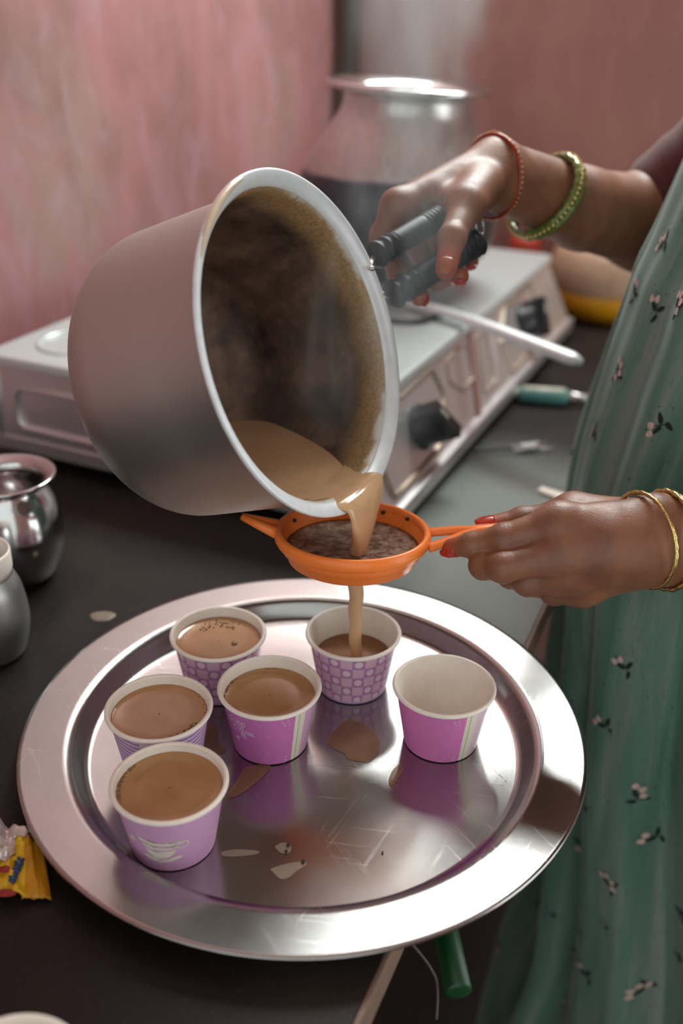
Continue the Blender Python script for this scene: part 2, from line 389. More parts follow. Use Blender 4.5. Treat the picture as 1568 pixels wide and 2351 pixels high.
pp = L(SK - 0.024, WALL_E - 0.03, 0)
solo('trim_1', tube([pp + Z * z for z in (0.0, 0.5, 1.0, ZT)], 0.017, 16), M['conduit'], kind='structure')

# counter slab: front edge line in the stove frame
pe = np.array([0.0144, 0.3501, 0]); EF = (pe - O) @ E + 0.0
de = np.array([0.1934, 0.7817, 0]) - pe; EF2 = (np.array([0.1934, 0.7817, 0]) - O) @ E
def eedge(s): 
    s1 = (pe - O) @ D; s2 = (np.array([0.1934, 0.7817, 0]) - O) @ D
    return EF + (EF2 - EF) * (s - s1) / (s2 - s1)
ct = thing('kitchen_counter', 'dark stone kitchen counter under the tray and stove, its front edge pale brown', 'counter', L(0, 0, ZF))
sa, sb = -1.5, SK - 0.002
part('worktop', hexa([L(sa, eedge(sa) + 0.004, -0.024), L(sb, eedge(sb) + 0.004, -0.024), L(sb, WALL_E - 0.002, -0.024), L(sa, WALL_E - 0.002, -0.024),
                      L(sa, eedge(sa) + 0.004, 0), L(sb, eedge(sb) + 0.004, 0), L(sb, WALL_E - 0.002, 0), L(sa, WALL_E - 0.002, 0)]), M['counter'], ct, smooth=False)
bevel(part('front_edge', hexa([L(sa, eedge(sa), -0.026), L(sb, eedge(sb), -0.026), L(sb, eedge(sb) + 0.0038, -0.026), L(sa, eedge(sa) + 0.0038, -0.026),
                         L(sa, eedge(sa), -0.0005), L(sb, eedge(sb), -0.0005), L(sb, eedge(sb) + 0.0038, -0.0005), L(sa, eedge(sa) + 0.0038, -0.0005)]), M['edge'], ct, 'pale brown worn front edge', smooth=False), 0.001)
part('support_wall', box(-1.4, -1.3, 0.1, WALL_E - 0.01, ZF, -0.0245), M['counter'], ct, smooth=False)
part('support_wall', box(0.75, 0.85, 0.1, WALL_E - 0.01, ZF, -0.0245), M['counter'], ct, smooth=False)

# ------------------------------------------------------------------ tray
TR = np.array([-0.024, 0.5765, 0.0])
tray = solo('serving_tray', lathe([(0.0005, 0.0005), (0.154, 0.0005), (0.1585, 0.0018), (0.1665, 0.0160), (0.172, 0.0168), (0.1985, 0.0169), (0.2012, 0.0162), (0.2020, 0.0176), (0.2012, 0.0192), (0.1985, 0.0188), (0.172, 0.0187), (0.1655, 0.0178), (0.1640, 0.0150), (0.1585, 0.0052), (0.1560, 0.0030), (0.153, 0.0024), (0.10, 0.0022), (0.05, 0.0021), (0.0005, 0.0020)], TR, seg=128), M['tray'],
     'large round brushed aluminium tray on the dark counter, carrying six paper cups', 'tray', loc=TR)
TZ = 0.0026

# ------------------------------------------------------------------ paper cups
CH, CR, CB = 0.0500, 0.0370, 0.0268
def cup_r(z): return CB + (0.0346 - CB) * (z / 0.048)
def cup_wall():
    seg = 96; rows = 10; V = []; Fc = []; UVs = []
    for i in range(rows + 1):
        z = 0.0005 + 0.0472 * i / rows
        for j in range(seg + 1):
            a = 2 * PI * j / seg - PI; r = cup_r(z)
            V.append((r * math.sin(a), -r * math.cos(a), z)); UVs.append((a / (2 * PI) + 0.5, z / 0.048))
    for i in range(rows):
        for j in range(seg):
            p = i * (seg + 1) + j; Fc.append((p, p + 1, p + seg + 2, p + seg + 1))
    return np.array(V), Fc, UVs
def cup_print(kind):
    t = NT('cup_print_' + kind); uv = t.coord('UV'); u, v, _ = t.sep(uv)
    deg = t.math('MULTIPLY', t.math('SUBTRACT', u, 0.5), 360.0)
    nz = t.noise(t.coord(), 300, 3)
    def band(x, a, b):  # 1 inside a..b
        return t.math('MULTIPLY', t.math('GREATER_THAN', x, a), t.math('LESS_THAN', x, b))
    if kind == 'dots':
        cu = t.math('MULTIPLY', u, 22.0); cv = t.math('MULTIPLY', v, 5.2)
        ch = t.math('MODULO', t.math('ADD', t.math('FLOOR', cu), t.math('FLOOR', cv)), 2.0)
        fx = t.math('SUBTRACT', t.math('FRACT', cu), 0.5); fy = t.math('SUBTRACT', t.math('FRACT', cv), 0.5)
        rr = t.math('SQRT', t.math('ADD', t.math('MULTIPLY', fx, fx), t.math('MULTIPLY', fy, fy)))
        dot = t.math('LESS_THAN', rr, 0.33); edge = t.math('GREATER_THAN', t.math('MAXIMUM', t.math('ABSOLUTE', fx), t.math('ABSOLUTE', fy)), 0.47)
        c = t.mix(ch, srgb(222, 188, 206), srgb(192, 136, 184))
        c = t.mix(t.math('MULTIPLY', edge, 0.6), c, srgb(170, 118, 172))
        c = t.mix(t.math('MULTIPLY', ch, dot), c, srgb(234, 214, 222))
        c = t.mix(t.math('LESS_THAN', v, 0.06), c, srgb(206, 176, 208))
    elif kind == 'waves':
        w = t.math('SINE', t.math('ADD', t.math('MULTIPLY', v, 78.0), t.math('MULTIPLY', t.math('SINE', t.math('MULTIPLY', u, 34.0)), 1.6)))
        c = t.mix(t.smooth(w, -0.1, 0.5), srgb(222, 198, 222), srgb(172, 122, 186))
        c = t.mix(band(deg, -26, -10), c, srgb(226, 214, 208))
    else:
        if kind == 'seam':
            base_c = t.mix(t.smooth(t.math('ADD', deg, t.math('MULTIPLY', nz, 0)), 40, 48), srgb(204, 118, 186), srgb(218, 172, 208))  # lilac past the stripe: light from the right, painted into the print colour
        elif kind == 'pale':
            base_c = t.mix(t.smooth(deg, 40, 48), srgb(216, 124, 188), srgb(230, 202, 214))  # near-white past the stripe: light glare painted into the print
        else:
            base_c = srgb(208, 160, 204)
        c = base_c
        if kind != 'emblem':
            c = t.mix(band(deg, 31, 47), c, srgb(228, 224, 206))
            c = t.mix(band(deg, 37.0, 37.9), c, srgb(150, 132, 108))
    c = t.mix(t.math('MULTIPLY', t.smooth(nz, 0.5, 0.7), 0.08), c, srgb(240, 225, 240))
    t.set(Base_Color=c, Roughness=0.42, Specular_IOR_Level=0.4); return t.m
PR = {k: cup_print(k) for k in ('dots', 'waves', 'seam', 'pale', 'emblem')}
cw_v, cw_f, cw_uv = cup_wall()
wall_me = {}
for k in PR:
    me = mesh('wall', cw_v, cw_f, PR[k]); ul = me.uv_layers.new(name='UVMap')
    for lp in me.loops: ul.data[lp.index].uv = cw_uv[lp.vertex_index]
    wall_me[k] = me
lv, lf = lathe([(0.0005, 0.0040), (CB - 0.0012, 0.0040), (CB - 0.0008, 0.0046), (0.0338, 0.0476), (0.0342, 0.0490)], seg=96)
liner_me = mesh('liner', lv, lf, M['paper'])
rv, rf = lathe([(0.0355 + 0.0017 * math.cos(a), 0.0484 + 0.0017 * math.sin(a)) for a in np.linspace(0, 2 * PI, 13)[:-1]], seg=96, close=True)
rim_me = mesh('rim', rv, rf, M['paper'])
def on_cup(deg, z, off=0.00025):
    a = math.radians(deg); r = cup_r(z) + off; return (r * math.sin(a), -r * math.cos(a), z)
def ribbon(pts, w=0.0005, off=0.00028, sub=6):        # pts (deg, z) -> thin printed stroke on the cup wall
    P = smoothpath(np.array(pts, float) * np.array([cup_r(0.03) * PI / 180, 1]), len(pts) * sub); V = []; Fc = []
    T = np.gradient(P, axis=0); T /= np.linalg.norm(T, axis=1)[:, None] + 1e-9
    for p, t in zip(P, T):
        for s in (-1, 1):
            q = p + np.array([-t[1], t[0]]) * w * s
            V.append(on_cup(q[0] / cup_r(0.03) * 180 / PI, q[1], off))
    for i in range(len(P) - 1): Fc.append((2 * i, 2 * i + 2, 2 * i + 3, 2 * i + 1))
    return np.array(V), Fc
def patch(pts, off=0.00027):                           # filled outline (deg, z), fan from the centre
    P = np.array(pts, float); c = P.mean(0); V = [on_cup(*c, off)]
    m = (P + c) / 2
    V += [on_cup(*p, off) for p in m] + [on_cup(*p, off) for p in P]; k = len(P); Fc = []
    for i in range(k):
        j = (i + 1) % k; Fc += [(0, 1 + i, 1 + j), (1 + i, 1 + k + i, 1 + k + j, 1 + j)]
    return np.array(V), Fc
M['ink'] = plain('pale_print_ink', srgb(226, 196, 222), 0.5, var=0.03)
M['ink2'] = plain('cream_print_ink', srgb(226, 218, 206), 0.5, var=0.03)
def heart(d0, z0, s, rot=-0.35):
    pts = []
    for a in np.linspace(0, 2 * PI, 26)[:-1]:
        x = 16 * math.sin(a) ** 3 / 17; y = (13 * math.cos(a) - 5 * math.cos(2 * a) - 2 * math.cos(3 * a) - math.cos(4 * a)) / 17
        pts.append((d0 + s * (x * math.cos(rot) - y * math.sin(rot)) * 1800, z0 + s * (x * math.sin(rot) + y * math.cos(rot))))
    return patch(pts)
def lettering():
    S = []
    d = lambda x: -58 + x * 1.05           # letter space -> degrees
    z = lambda y: 0.0330 + y * 0.00085
    def st(pts, w=0.00033): S.append(ribbon([(d(x), z(y)) for x, y in pts], w))
    st([(3, 9), (0, 6), (0, 2), (2, 1), (3, 3)]); st([(2, 1), (3, 7), (6, 9.5), (8, 7.5), (6, 4.5), (3.5, 4)])       # curled capital
    st([(12, 7.5), (10.5, 5), (11, 2.5), (13, 3.5), (13.5, 6), (12, 7.5)])                                          # o
    st([(15.5, 8), (15, 1.5), (16, 6.5), (18.5, 7.5), (19, 4), (17, 2.8), (15.6, 4)])                                # p
    st([(21, 7.8), (20.6, 1.2), (21.6, 6.4), (24, 7.2), (24.3, 3.8), (22.5, 2.6), (21.2, 3.8)])                      # p
    st([(11, 0), (8, 1), (6.5, -2), (8, -5), (11, -4)])                                                             # c
    st([(14, 0), (12, -2), (12.8, -4.5), (15, -4), (15.4, -1.2), (14, 0)])                                          # o
    st([(15.4, -3), (19, 0), (18, 1.5), (17, -2), (17.5, -9.5), (19, -9), (18.5, -4.5)])                             # f
    st([(18.5, -4.5), (22, -1), (21.2, 0.8), (20.2, -2), (21.5, -10.5), (23, -10), (22, -5.5)])                      # f
    st([(22, -5.5), (24.5, -3), (24, -1.5), (26, -2.5), (25.6, -4.8), (27.5, -5)])                                   # r
    st([(27.5, -5), (30, -3.5), (29.6, -1.8), (28, -2.6), (28.2, -5), (31, -5.4)])                                   # e
    st([(31, -5.4), (34, -3.8), (33.6, -2.2), (31.8, -3), (32, -5.4), (36, -5.2)])                                   # e
    S.append(heart(-49, 0.0205, 0.0026, 0.25))
    return join(*S)
def emblem():
    z0 = 0.0100
    def o(x, y): return (-53 + x * 1.2, z0 + y * 0.00125)
    S = []
    S.append(patch([o(*p) for p in [(8, 17), (20, 14.8), (32, 14.3), (44, 15.2), (50, 16), (49, 13.8), (40, 12.6), (30, 12), (20, 12.4), (11, 14)]]))
    S.append(patch([o(*p) for p in [(11.5, 13), (20, 11.4), (30, 11), (40, 11.6), (48.5, 12.8), (47, 10.4), (40, 9.6), (30, 8.8), (22, 9.2), (14, 10.6)]]))
    S.append(patch([o(*p) for p in [(15, 9.6), (22, 8.2), (30, 7.8), (39, 8.6), (46, 9.4), (43, 6), (38, 3.6), (30, 2.6), (23, 3.2), (18, 6)]]))
    S.append(ribbon([o(*p) for p in [(48.5, 13.6), (54, 14.6), (57, 13.2), (56, 11), (51, 10.2), (47.5, 10.6)]], 0.00050))
    S.append(patch([o(*p) for p in [(10, 5.2), (16, 3.4), (22, 1.8), (30, 1.2), (40, 1.8), (52, 4.0), (50, 2.4), (40, 0.1), (30, -0.8), (20, 0.2), (13, 2.4)]]))
    S.append(heart(-53, z0 + 0.0150, 0.0031, 0.55))
    return join(*S)
def small_marks(d0, seed):
    r = random.Random(seed); S = []
    for (zc, n) in ((0.040, 7), (0.0035, 5)):
        for i in range(n):
            a = d0 + r.uniform(-5, 5); zz = zc + r.uniform(-0.0024, 0.0024)
            S.append(ribbon([(a, zz), (a + r.uniform(-2, 2), zz + r.uniform(0.0006, 0.0018)), (a + r.uniform(1, 3), zz + r.uniform(-0.001, 0.001))], 0.00016, sub=4))
    return join(*S)
def froth(level, spots, seed):
    r = random.Random(seed); S = []
    for (a0, a1, rad0, rad1, n, sz) in spots:
        for i in range(n):
            a = math.radians(r.uniform(a0, a1)); q = r.uniform(rad0, rad1); s = sz * r.uniform(0.45, 1.15)
            S.append(ball((q * math.sin(a), -q * math.cos(a), level + 0.0001), s, 8, 5, (1, 1, 0.55)))
    return join(*S)
cup_specs = [  # name, x, y, print, tea level, label, froth
    ('rear', -0.0932, 0.6403, 'dots', 0.0420, 'full paper cup with checked dots, at the far left of the tray behind the others', [(140, 220, 0.018, 0.029, 60, 0.0009), (62, 64, 0.013, 0.0135, 1, 0.0022)]),
    ('pour', 0.0109, 0.6448, 'dots', 0.0270, 'half-filled paper cup with checked dots, under the orange strainer, receiving the tea', []),
    ('left', -0.1235, 0.5497, 'waves', 0.0430, 'full paper cup with wavy purple lines, partly hidden by the frontmost cup', [(0, 58, 0.026, 0.0335, 90, 0.0008), (60, 130, 0.031, 0.0335, 30, 0.0006)]),
    ('mid', -0.0490, 0.5750, 'seam', 0.0410, 'full magenta paper cup lettered in white script with a cream seam stripe', [(-130, -80, 0.0315, 0.0328, 22, 0.0010), (150, 185, 0.030, 0.0325, 16, 0.0006), (30, 60, 0.0315, 0.0328, 22, 0.0006)]),
    ('empty', 0.0758, 0.5803, 'pale', None, 'empty pink and white paper cup standing alone at the right of the tray', []),
    ('front', -0.1046, 0.4768, 'emblem', 0.0440, 'full lilac paper cup printed with a white cup and saucer, nearest on the tray', [(-140, -75, 0.0305, 0.0335, 60, 0.0008)]),
]
for nm, x, y, kind, lev, label, fr in cup_specs:
    r = thing('paper_cup', label, 'cup', (x, y, TZ), 'small paper cups on the tray', -math.atan2(x, y))
    link('wall', wall_me[kind], r); link('liner', liner_me, r); link('rim', rim_me, r)
    if kind == 'seam':
        l_ = link('print_lettering', mesh('print_lettering', *lettering(), M['ink']), r); l_['label'] = 'white script lettering and heart'
    if kind in ('seam', 'pale'):
        for d_, s_ in ((19, 3), (62, 4)):
            o_ = link('print_marks', mesh('print_marks', *small_marks(d_, s_), M['ink']), r); o_['kind'] = 'stuff'
    if kind == 'emblem':
        l_ = link('print_emblem', mesh('print_emblem', *emblem(), M['ink2']), r); l_['label'] = 'cream cup and saucer emblem with a heart'
    if lev:
        rl = CB - 0.0008 + (0.0338 - CB + 0.0008) * (lev - 0.0046) / 0.043
        prof = [(0.0005, 0.0043), (CB - 0.0013, 0.0043), (rl - 0.0002, lev - 0.0008), (rl - 0.0002, lev + 0.0003), (rl - 0.0008, lev), (rl * 0.6, lev - 0.0002), (0.0005, lev - 0.0002)]
        t_ = link('tea', mesh('tea', *lathe(prof, seg=64), M['tea_dark' if nm == 'pour' else 'tea']), r)
        if fr:
            b_ = link('froth', mesh('froth', *froth(lev, fr, len(nm) * 7), M['froth']), t_); b_['kind'] = 'stuff'

# ------------------------------------------------------------------ saucepan tipped to pour
PC = np.array([-0.0225, 0.6507, 0.2795]); PN = np.array([0.8331, -0.4241, 0.3551]); PN /= np.linalg.norm(PN)
e1 = np.cross(PN, [0, 0, 1.0]); e1 /= np.linalg.norm(e1); e2 = np.cross(PN, e1)
PRAD = 0.117
def rimp(deg, r=PRAD, h=0.0): a = math.radians(deg); return PC + PN * h + r * (math.cos(a) * e1 + math.sin(a) * e2)
Rt, Rb, Hp, rc = 0.1065, 0.1050, 0.1483, 0.0452
def arcp(R, r_, h, n=14): return [(R - r_ + r_ * math.cos(a), -(h - r_ + r_ * math.sin(a))) for a in np.linspace(0, PI / 2, n)]
pot = bpy.data.objects.new('saucepan', None); COL.objects.link(pot); pot.empty_display_size = 0.02
rotm = Matrix(((e1[0], e2[0], PN[0]), (e1[1], e2[1], PN[1]), (e1[2], e2[2], PN[2])))
pot.matrix_world = Matrix.Translation(Vector(PC)) @ rotm.to_4x4()
tag(pot, 'dented aluminium saucepan tipped over the orange strainer, pouring milky tea', 'saucepan')
def potpart(name, vf, mat, parent=None, label=None):
    o = link(name, mesh(name, *vf, mat), parent or pot)
    if label: o['label'] = label
    return o
potpart('outer_wall', lathe([(Rt + 0.006, -0.0015), (Rt + 0.0015, -0.006), (Rt, -0.012), (Rt - 0.0004, -0.05), (Rb, -(Hp - rc))] + arcp(Rb, rc, Hp)[1:] + [(0.0005, -Hp)], seg=128), M['pot_out'])
ti = 0.0022
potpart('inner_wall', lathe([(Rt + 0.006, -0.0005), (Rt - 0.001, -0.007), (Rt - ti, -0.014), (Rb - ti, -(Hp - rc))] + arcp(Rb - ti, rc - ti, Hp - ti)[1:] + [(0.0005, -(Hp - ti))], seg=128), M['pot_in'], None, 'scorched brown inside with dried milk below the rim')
rimprof = [(0.1035 + 0.0135 * u, 0.0 - 0.0105 * (1 - u) ** 2) for u in np.linspace(0.25, 1, 7)]
rimprof = [(r, h + 0.0012) for r, h in rimprof] + [(0.1172, -0.0012), (0.1160, -0.0030)] + [(r - 0.0004, h - 0.0018) for r, h in rimprof[::-1]]
potpart('rim', lathe(rimprof, seg=128, close=True), M['rim'], None, 'pale flared rim')
dr = [(0.1125 + 0.0016 * math.cos(a), 0.0) for a in (0,)]
# dried drip of milk over the rim at upper left
dv = []
for k, dg in enumerate(np.linspace(278, 318, 18)):
    dv.append(rimp(dg, 0.1150, 0.0006 - 0.0))
potpart('milk_drip', tube([np.array(rotm.transposed() @ Vector(p - PC)) for p in smoothpath(dv, 40)], [0.0028 * math.sin(PI * (i + 1) / 41) ** 0.5 for i in range(40)], 8), M['milk_solid'], None, 'dried milk run along the rim')
ZL = 0.1785
def pot_inside_r(h):       # h: depth below the mouth
    if h < 0: return 0.116
    if h < 0.014: return 0.1135 - (h / 0.014) * 0.0095
    if h < Hp - rc: return Rb - ti
    hh = h - (Hp - rc)
    return Rb - rc + math.sqrt(max(0, (rc - ti) ** 2 - hh ** 2)) if hh < rc - ti else -1
nh = np.array([PN[0], PN[1], 0]); nh /= np.linalg.norm(nh)
tc = np.array([0.015, 0.632, ZL]) - nh * 0.075
outl = []
for a in np.linspace(0, 2 * PI, 90, endpoint=False):
    d = np.array([math.cos(a), math.sin(a), 0]); lo, hi = 0.0, 0.3
    for _ in range(24):
        m = (lo + hi) / 2; q = tc + d * m - PC; h = -(q @ PN); rr = np.linalg.norm(q + PN * h)
        if h > -0.0005 and rr < pot_inside_r(h): lo = m
        else: hi = m
    outl.append(d[:2] * lo)
tv, tf = blob(tc - np.array([0, 0, 0.0]), outl, 0.0002, 8)
potpart('tea', (np.array([np.array(rotm.transposed() @ Vector(p - PC)) for p in tv]), tf), M['tea_pot'], None, 'pool of milky tea at the lip')
specs_v = []
for i in range(16):
    a = rnd.uniform(0, 2 * PI); k = int(a / (2 * PI) * 90); q = np.array([*(outl[k] * rnd.uniform(0.3, 0.9)), 0]) + tc + (0, 0, 0.0004)
    specs_v.append(ball(np.array(rotm.transposed() @ Vector(q - PC)), 0.0009, 6, 4))
# stream from lip into the strainer
def loft(secs, seg=28):
    V = []; 
    for c, w, t in secs:
        for j in range(seg):
            a = 2 * PI * j / seg; V.append(np.asarray(c) + np.asarray(w) * math.cos(a) + np.asarray(t) * math.sin(a))
    n = len(secs); Fc = [(i * seg + j, i * seg + (j + 1) % seg, (i + 1) * seg + (j + 1) % seg, (i + 1) * seg + j) for i in range(n - 1) for j in range(seg)]
    Fc += [tuple(range(seg))[::-1], tuple(range((n - 1) * seg, n * seg))]
    return np.array(V), Fc
lip = np.array([0.0155, 0.640, 0.0]); wv = np.array([0.42, 0.905, 0.0]); wv /= np.linalg.norm(wv)
keys = [(-0.030, -0.002, 0.1772, 0.042, 0.0012), (-0.012, -0.002, 0.1784, 0.039, 0.0022), (-0.003, -0.003, 0.1784, 0.035, 0.0032), (0.0030, -0.004, 0.1755, 0.0305, 0.0042), (0.0055, -0.006, 0.1690, 0.0265, 0.0048),
        (0.0060, -0.0095, 0.1590, 0.0205, 0.0054), (0.0050, -0.0105, 0.1490, 0.0140, 0.0060), (0.0030, -0.0105, 0.1390, 0.0096, 0.0062), (0.0015, -0.0105, 0.1310, 0.0075, 0.0060), (0.001, -0.0105, 0.1270, 0.0076, 0.0060)]
KP = smoothpath(np.array(keys), 44); secs = []
tang = np.gradient(np.stack([KP[:, 0], KP[:, 2]], 1), axis=0)
for k, tg in zip(KP, tang):
    tg = tg / (np.linalg.norm(tg) + 1e-9); nrm = nh * (-tg[1]) + Z * tg[0]
    secs.append((lip + nh * k[0] + wv * k[1] + Z * k[2], wv * k[3], nrm * k[4]))
sv, sf = loft(secs, 36)
tt = np.random.RandomState(2)
solo('tea_stream', (sv, sf), M['tea_pot'], 'broad stream of milky tea falling from the saucepan lip into the strainer', 'tea stream')

# ------------------------------------------------------------------ strainer
SCN = np.array([0.0085, 0.6440, 0.1405]); SN = np.array([0.005, 0.085, 1.0]); SN /= np.linalg.norm(SN)
st = thing('tea_strainer', 'orange plastic tea strainer held over the cup, full of wet tea leaves', 'strainer', SCN)
part('bowl', lathe([(0.0530, -0.006), (0.0518, -0.0125), (0.0490, -0.0140), (0.0472, -0.0205), (0.0445, -0.0222), (0.0435, -0.0212), (0.0450, -0.0135), (0.0490, -0.0120), (0.0520, -0.001), (0.0530, 0.0006)], SCN, SN, 96, close=True), M['orange'], st)
part('rim', lathe([(0.0545 + 0.0030 * math.cos(a), -0.0022 + 0.0050 * math.sin(a)) for a in np.linspace(0, 2 * PI, 15)[:-1]], SCN, SN, 96, close=True), M['orange'], st)
xs, ys, _ = frame(SN)
part('mesh', lathe([(0.0005, -0.0222), (0.0440, -0.0217)], SCN, SN, 48), M['steel_dull'], st)
lev = part('tea_leaves', lathe([(0.0005, -0.0100), (0.012, -0.0098), (0.025, -0.0104), (0.036, -0.0100), (0.0445, -0.0102), (0.0488, -0.0108), (0.0440, -0.0135), (0.0430, -0.0208), (0.0005, -0.0208)], SCN, SN, 64), M['leaves'], st, 'pool of tea and swollen tea leaves')
# handle: two converging bars, tapering to the grip
hA = SCN + np.array([0.0560, 0.004, -0.002]); hB = SCN + np.array([0.0545, -0.016, -0.004]); 
hT = U(1096, 1216, 0.728); hT2 = U(1200, 1208, 0.727)
part('handle', join(tube(smoothpath([hA, hA * 0.5 + hT * 0.5 + (0, 0.001, 0), hT, hT2], 16), [0.0042] * 10 + [0.0046] * 6, 8, flat=0.75), tube(smoothpath([hB, hB * 0.55 + hT * 0.45 - (0, 0.001, 0), hT - (0, 0.002, 0), hT2], 16), [0.0042] * 10 + [0.0046] * 6, 8, flat=0.75)), M['orange'], st, 'forked handle')
tA = SCN + np.array([-0.0535, 0.002, -0.001]); tT = U(556, 1186, 0.735)
part('rest_hook', join(tube([tA + (0, 0.007, 0), tT], [0.0044, 0.0028], 8), tube([tA - (0, 0.007, 0), tT], [0.0044, 0.0028], 8), tube([tA, tT], [0.0060, 0.0030], 8, flat=0.5)), M['orange'], st, 'pointed rest tab')
for px, py in ((875, 1143), (906, 1200), (661, 1190), (760, 1204)):
    pass
lv_ = []
for dg, h in ((35, -0.004), (62, -0.007), (150, -0.005), (95, -0.004)):
    a = math.radians(dg); lv_.append(ball(SCN + SN * h + (np.cos(a) * np.array([1, 0, 0]) + np.sin(a) * np.array([0, 1, 0])) * 0.0508, 0.0016, 8, 6, (1.2, 0.8, 1)))
part('stray_leaves', join(*lv_), M['bit'], st)
# second stream: strainer to cup
c2 = np.array([0.0115, 0.6435]); secs = []
for k in smoothpath(np.array([(0.1185, 0.0072), (0.104, 0.0064), (0.085, 0.0056), (0.065, 0.0053), (0.045, 0.0050), (0.034, 0.0046), (0.0290, 0.0042)]), 30):
    wob = 0.0006 * math.sin(k[0] * 240)
    secs.append((np.array([c2[0] + wob + (0.11 - k[0]) * 0.02, c2[1], k[0]]), np.array([k[1], 0, 0]), np.array([0, k[1] * 0.8, 0])))
solo('tea_stream', loft(secs, 20), M['tea_pot'], 'thin stream of strained tea falling from the strainer into the dotted cup', 'tea stream')

# ------------------------------------------------------------------ gas stove
SS, SE, ZTOP = 0.78, 0.50, 0.126
stv = thing('gas_stove', 'steel gas stove with black knobs on the counter behind the saucepan', 'gas stove', L(0, 0, 0))
for s in (0.04, SS - 0.04):
    for e in (0.05, SE - 0.05): part('foot', lathe([(0.0005, 0), (0.014, 0), (0.012, 0.012), (0.0005, 0.012)], L(s, e, 0), seg=16), M['black'], stv)
bevel(part('base_tray', box(0, SS, 0, SE, 0.010, 0.030), M['stove'], stv, smooth=False), 0.003)
EF_ = 0.052
bevel(part('top_plate', hexa([L(-0.002, EF_ - 0.006, ZTOP - 0.012), L(SS, EF_ - 0.006, ZTOP - 0.012), L(SS, SE, ZTOP - 0.012), L(-0.002, SE, ZTOP - 0.012),
      L(-0.002, EF_ - 0.004, ZTOP), L(SS, EF_ - 0.004, ZTOP), L(SS, SE, ZTOP), L(-0.002, SE, ZTOP)]), M['stove_top'], stv, smooth=False), 0.003)
def pf(s, t, off=0.0):       # point on the sloping front panel, t 0 bottom .. 1 top
    n = np.array([-(0.0,)[0], 0, 0]); a = L(s, 0.010, 0.030); b = L(s, EF_, ZTOP - 0.012)
    nn = np.cross(D, b - a); nn /= np.linalg.norm(nn); nn = nn if nn @ E < 0 else -nn
    return a + (b - a) * t + nn * off
part('front_panel', hexa([L(0.002, 0.010, 0.030), L(SS - 0.002, 0.010, 0.030), L(SS - 0.002, SE - 0.004, 0.030), L(0.002, SE - 0.004, 0.030),
      L(0.002, EF_, ZTOP - 0.012), L(SS - 0.002, EF_, ZTOP - 0.012), L(SS - 0.002, SE - 0.004, ZTOP - 0.012), L(0.002, SE - 0.004, ZTOP - 0.012)]), M['stove'], stv, smooth=False)
def loopt(pts, r, flat=1.0):
    P = [np.asarray(p) for p in pts]; P = P + [P[0]]; Q = []
    for a, b in zip(P[:-1], P[1:]):
        for u in (0.0, 0.08, 0.5, 0.92): Q.append(a * (1 - u) + b * u)
    Q = [0.25 * Q[i - 1] + 0.5 * Q[i] + 0.25 * Q[(i + 1) % len(Q)] for i in range(len(Q))]
    return tube(Q + [Q[0]], r, 8, cap=False)
# end panel with a recessed rectangle
def ep(e, z, off=0.0): return L(-0.0 - off, e, z)
part('end_panel_frame', loopt([ep(0.03, 0.042), ep(0.03 + 0.02, 0.092), ep(SE - 0.04, 0.092), ep(SE - 0.04, 0.042)], 0.0035), M['stove'], stv)
part('end_panel_frame', tube([ep(SE - 0.012, 0.03), ep(SE - 0.012, 0.103)], 0.003, 8), M['stove'], stv)
for i, (s, t) in enumerate([(0.150, 0.45), (0.575, 0.50)]):
    hx = [pf(s + ds + 0.07 * (tt_ - 0.5), tt_, 0.001) for ds, tt_ in ((-0.115, 0.50), (-0.085, 0.90), (0.050, 0.93), (0.082, 0.55), (0.050, 0.08), (-0.085, 0.06))]
    part('knob_plate', loopt(hx, 0.0032), M['brass_line'], stv)
    c = pf(s, t, 0.0); nn = pf(s, t, 1.0) - c
    k = part('knob', lathe([(0.0005, 0.0), (0.026, 0.0), (0.026, 0.005), (0.0215, 0.007), (0.0195, 0.022), (0.0005, 0.023)], c, nn, 32), M['black'], stv)
    up = (pf(s, t + 0.1) - c); up /= np.linalg.norm(up); rt = np.cross(nn, up); up2 = up * 0.8 + rt * 0.6 * (1 if i == 0 else -1); rt2 = np.cross(nn, up2)
    g = [c + nn * h + up2 * a * 0.027 + rt2 * b * 0.0075 for h in (0.004, 0.036) for a, b in ((-1, -1), (1, -1), (1, 1), (-1, 1))]
    part('knob_grip', hexa(g), M['black'], k, smooth=False)
    part('knob_mark', hexa([c + nn * h + up2 * (0.010 + 0.008 * a) + rt2 * b * 0.0018 for h in (0.0355, 0.0366) for a, b in ((-1, -1), (1, -1), (1, 1), (-1, 1))]), M['cream'], k, 'pale pointer line', smooth=False)
def strip(s, w, t0, t1, h):
    pf_ = pf
    def pf2(a, t, o): return pf_(a + 0.070 * t, t, o)
    return strip_(pf2, s, w, t0, t1, h)
def strip_(pf, s, w, t0, t1, h): return hexa([pf(s - w, t0, 0), pf(s + w, t0, 0), pf(s + w, t1, 0), pf(s - w, t1, 0), pf(s - w, t0, h), pf(s + w, t0, h), pf(s + w, t1, h), pf(s - w, t1, h)])
bevel(part('divider', strip(0.305, 0.007, -0.02, 1.02, 0.0035), M['rust'], stv, 'rust-stained upright strip', smooth=False), 0.001)
bevel(part('divider', strip(0.400, 0.008, 0.10, 0.98, 0.003), M['stove'], stv, smooth=False), 0.001)
part('emblem_plate', loopt([pf(0.275, 0.86, 0.001), pf(0.350, 0.90, 0.001), pf(0.330, 0.42, 0.001), pf(0.290, 0.40, 0.001), pf(0.262, 0.62, 0.001)], 0.0018), M['brass_line'], stv)
part('emblem_plate', loopt([pf(0.385, 0.84, 0.001), pf(0.430, 0.84, 0.001), pf(0.395, 0.16, 0.001), pf(0.345, 0.16, 0.001)], 0.0018), M['brass_line'], stv)
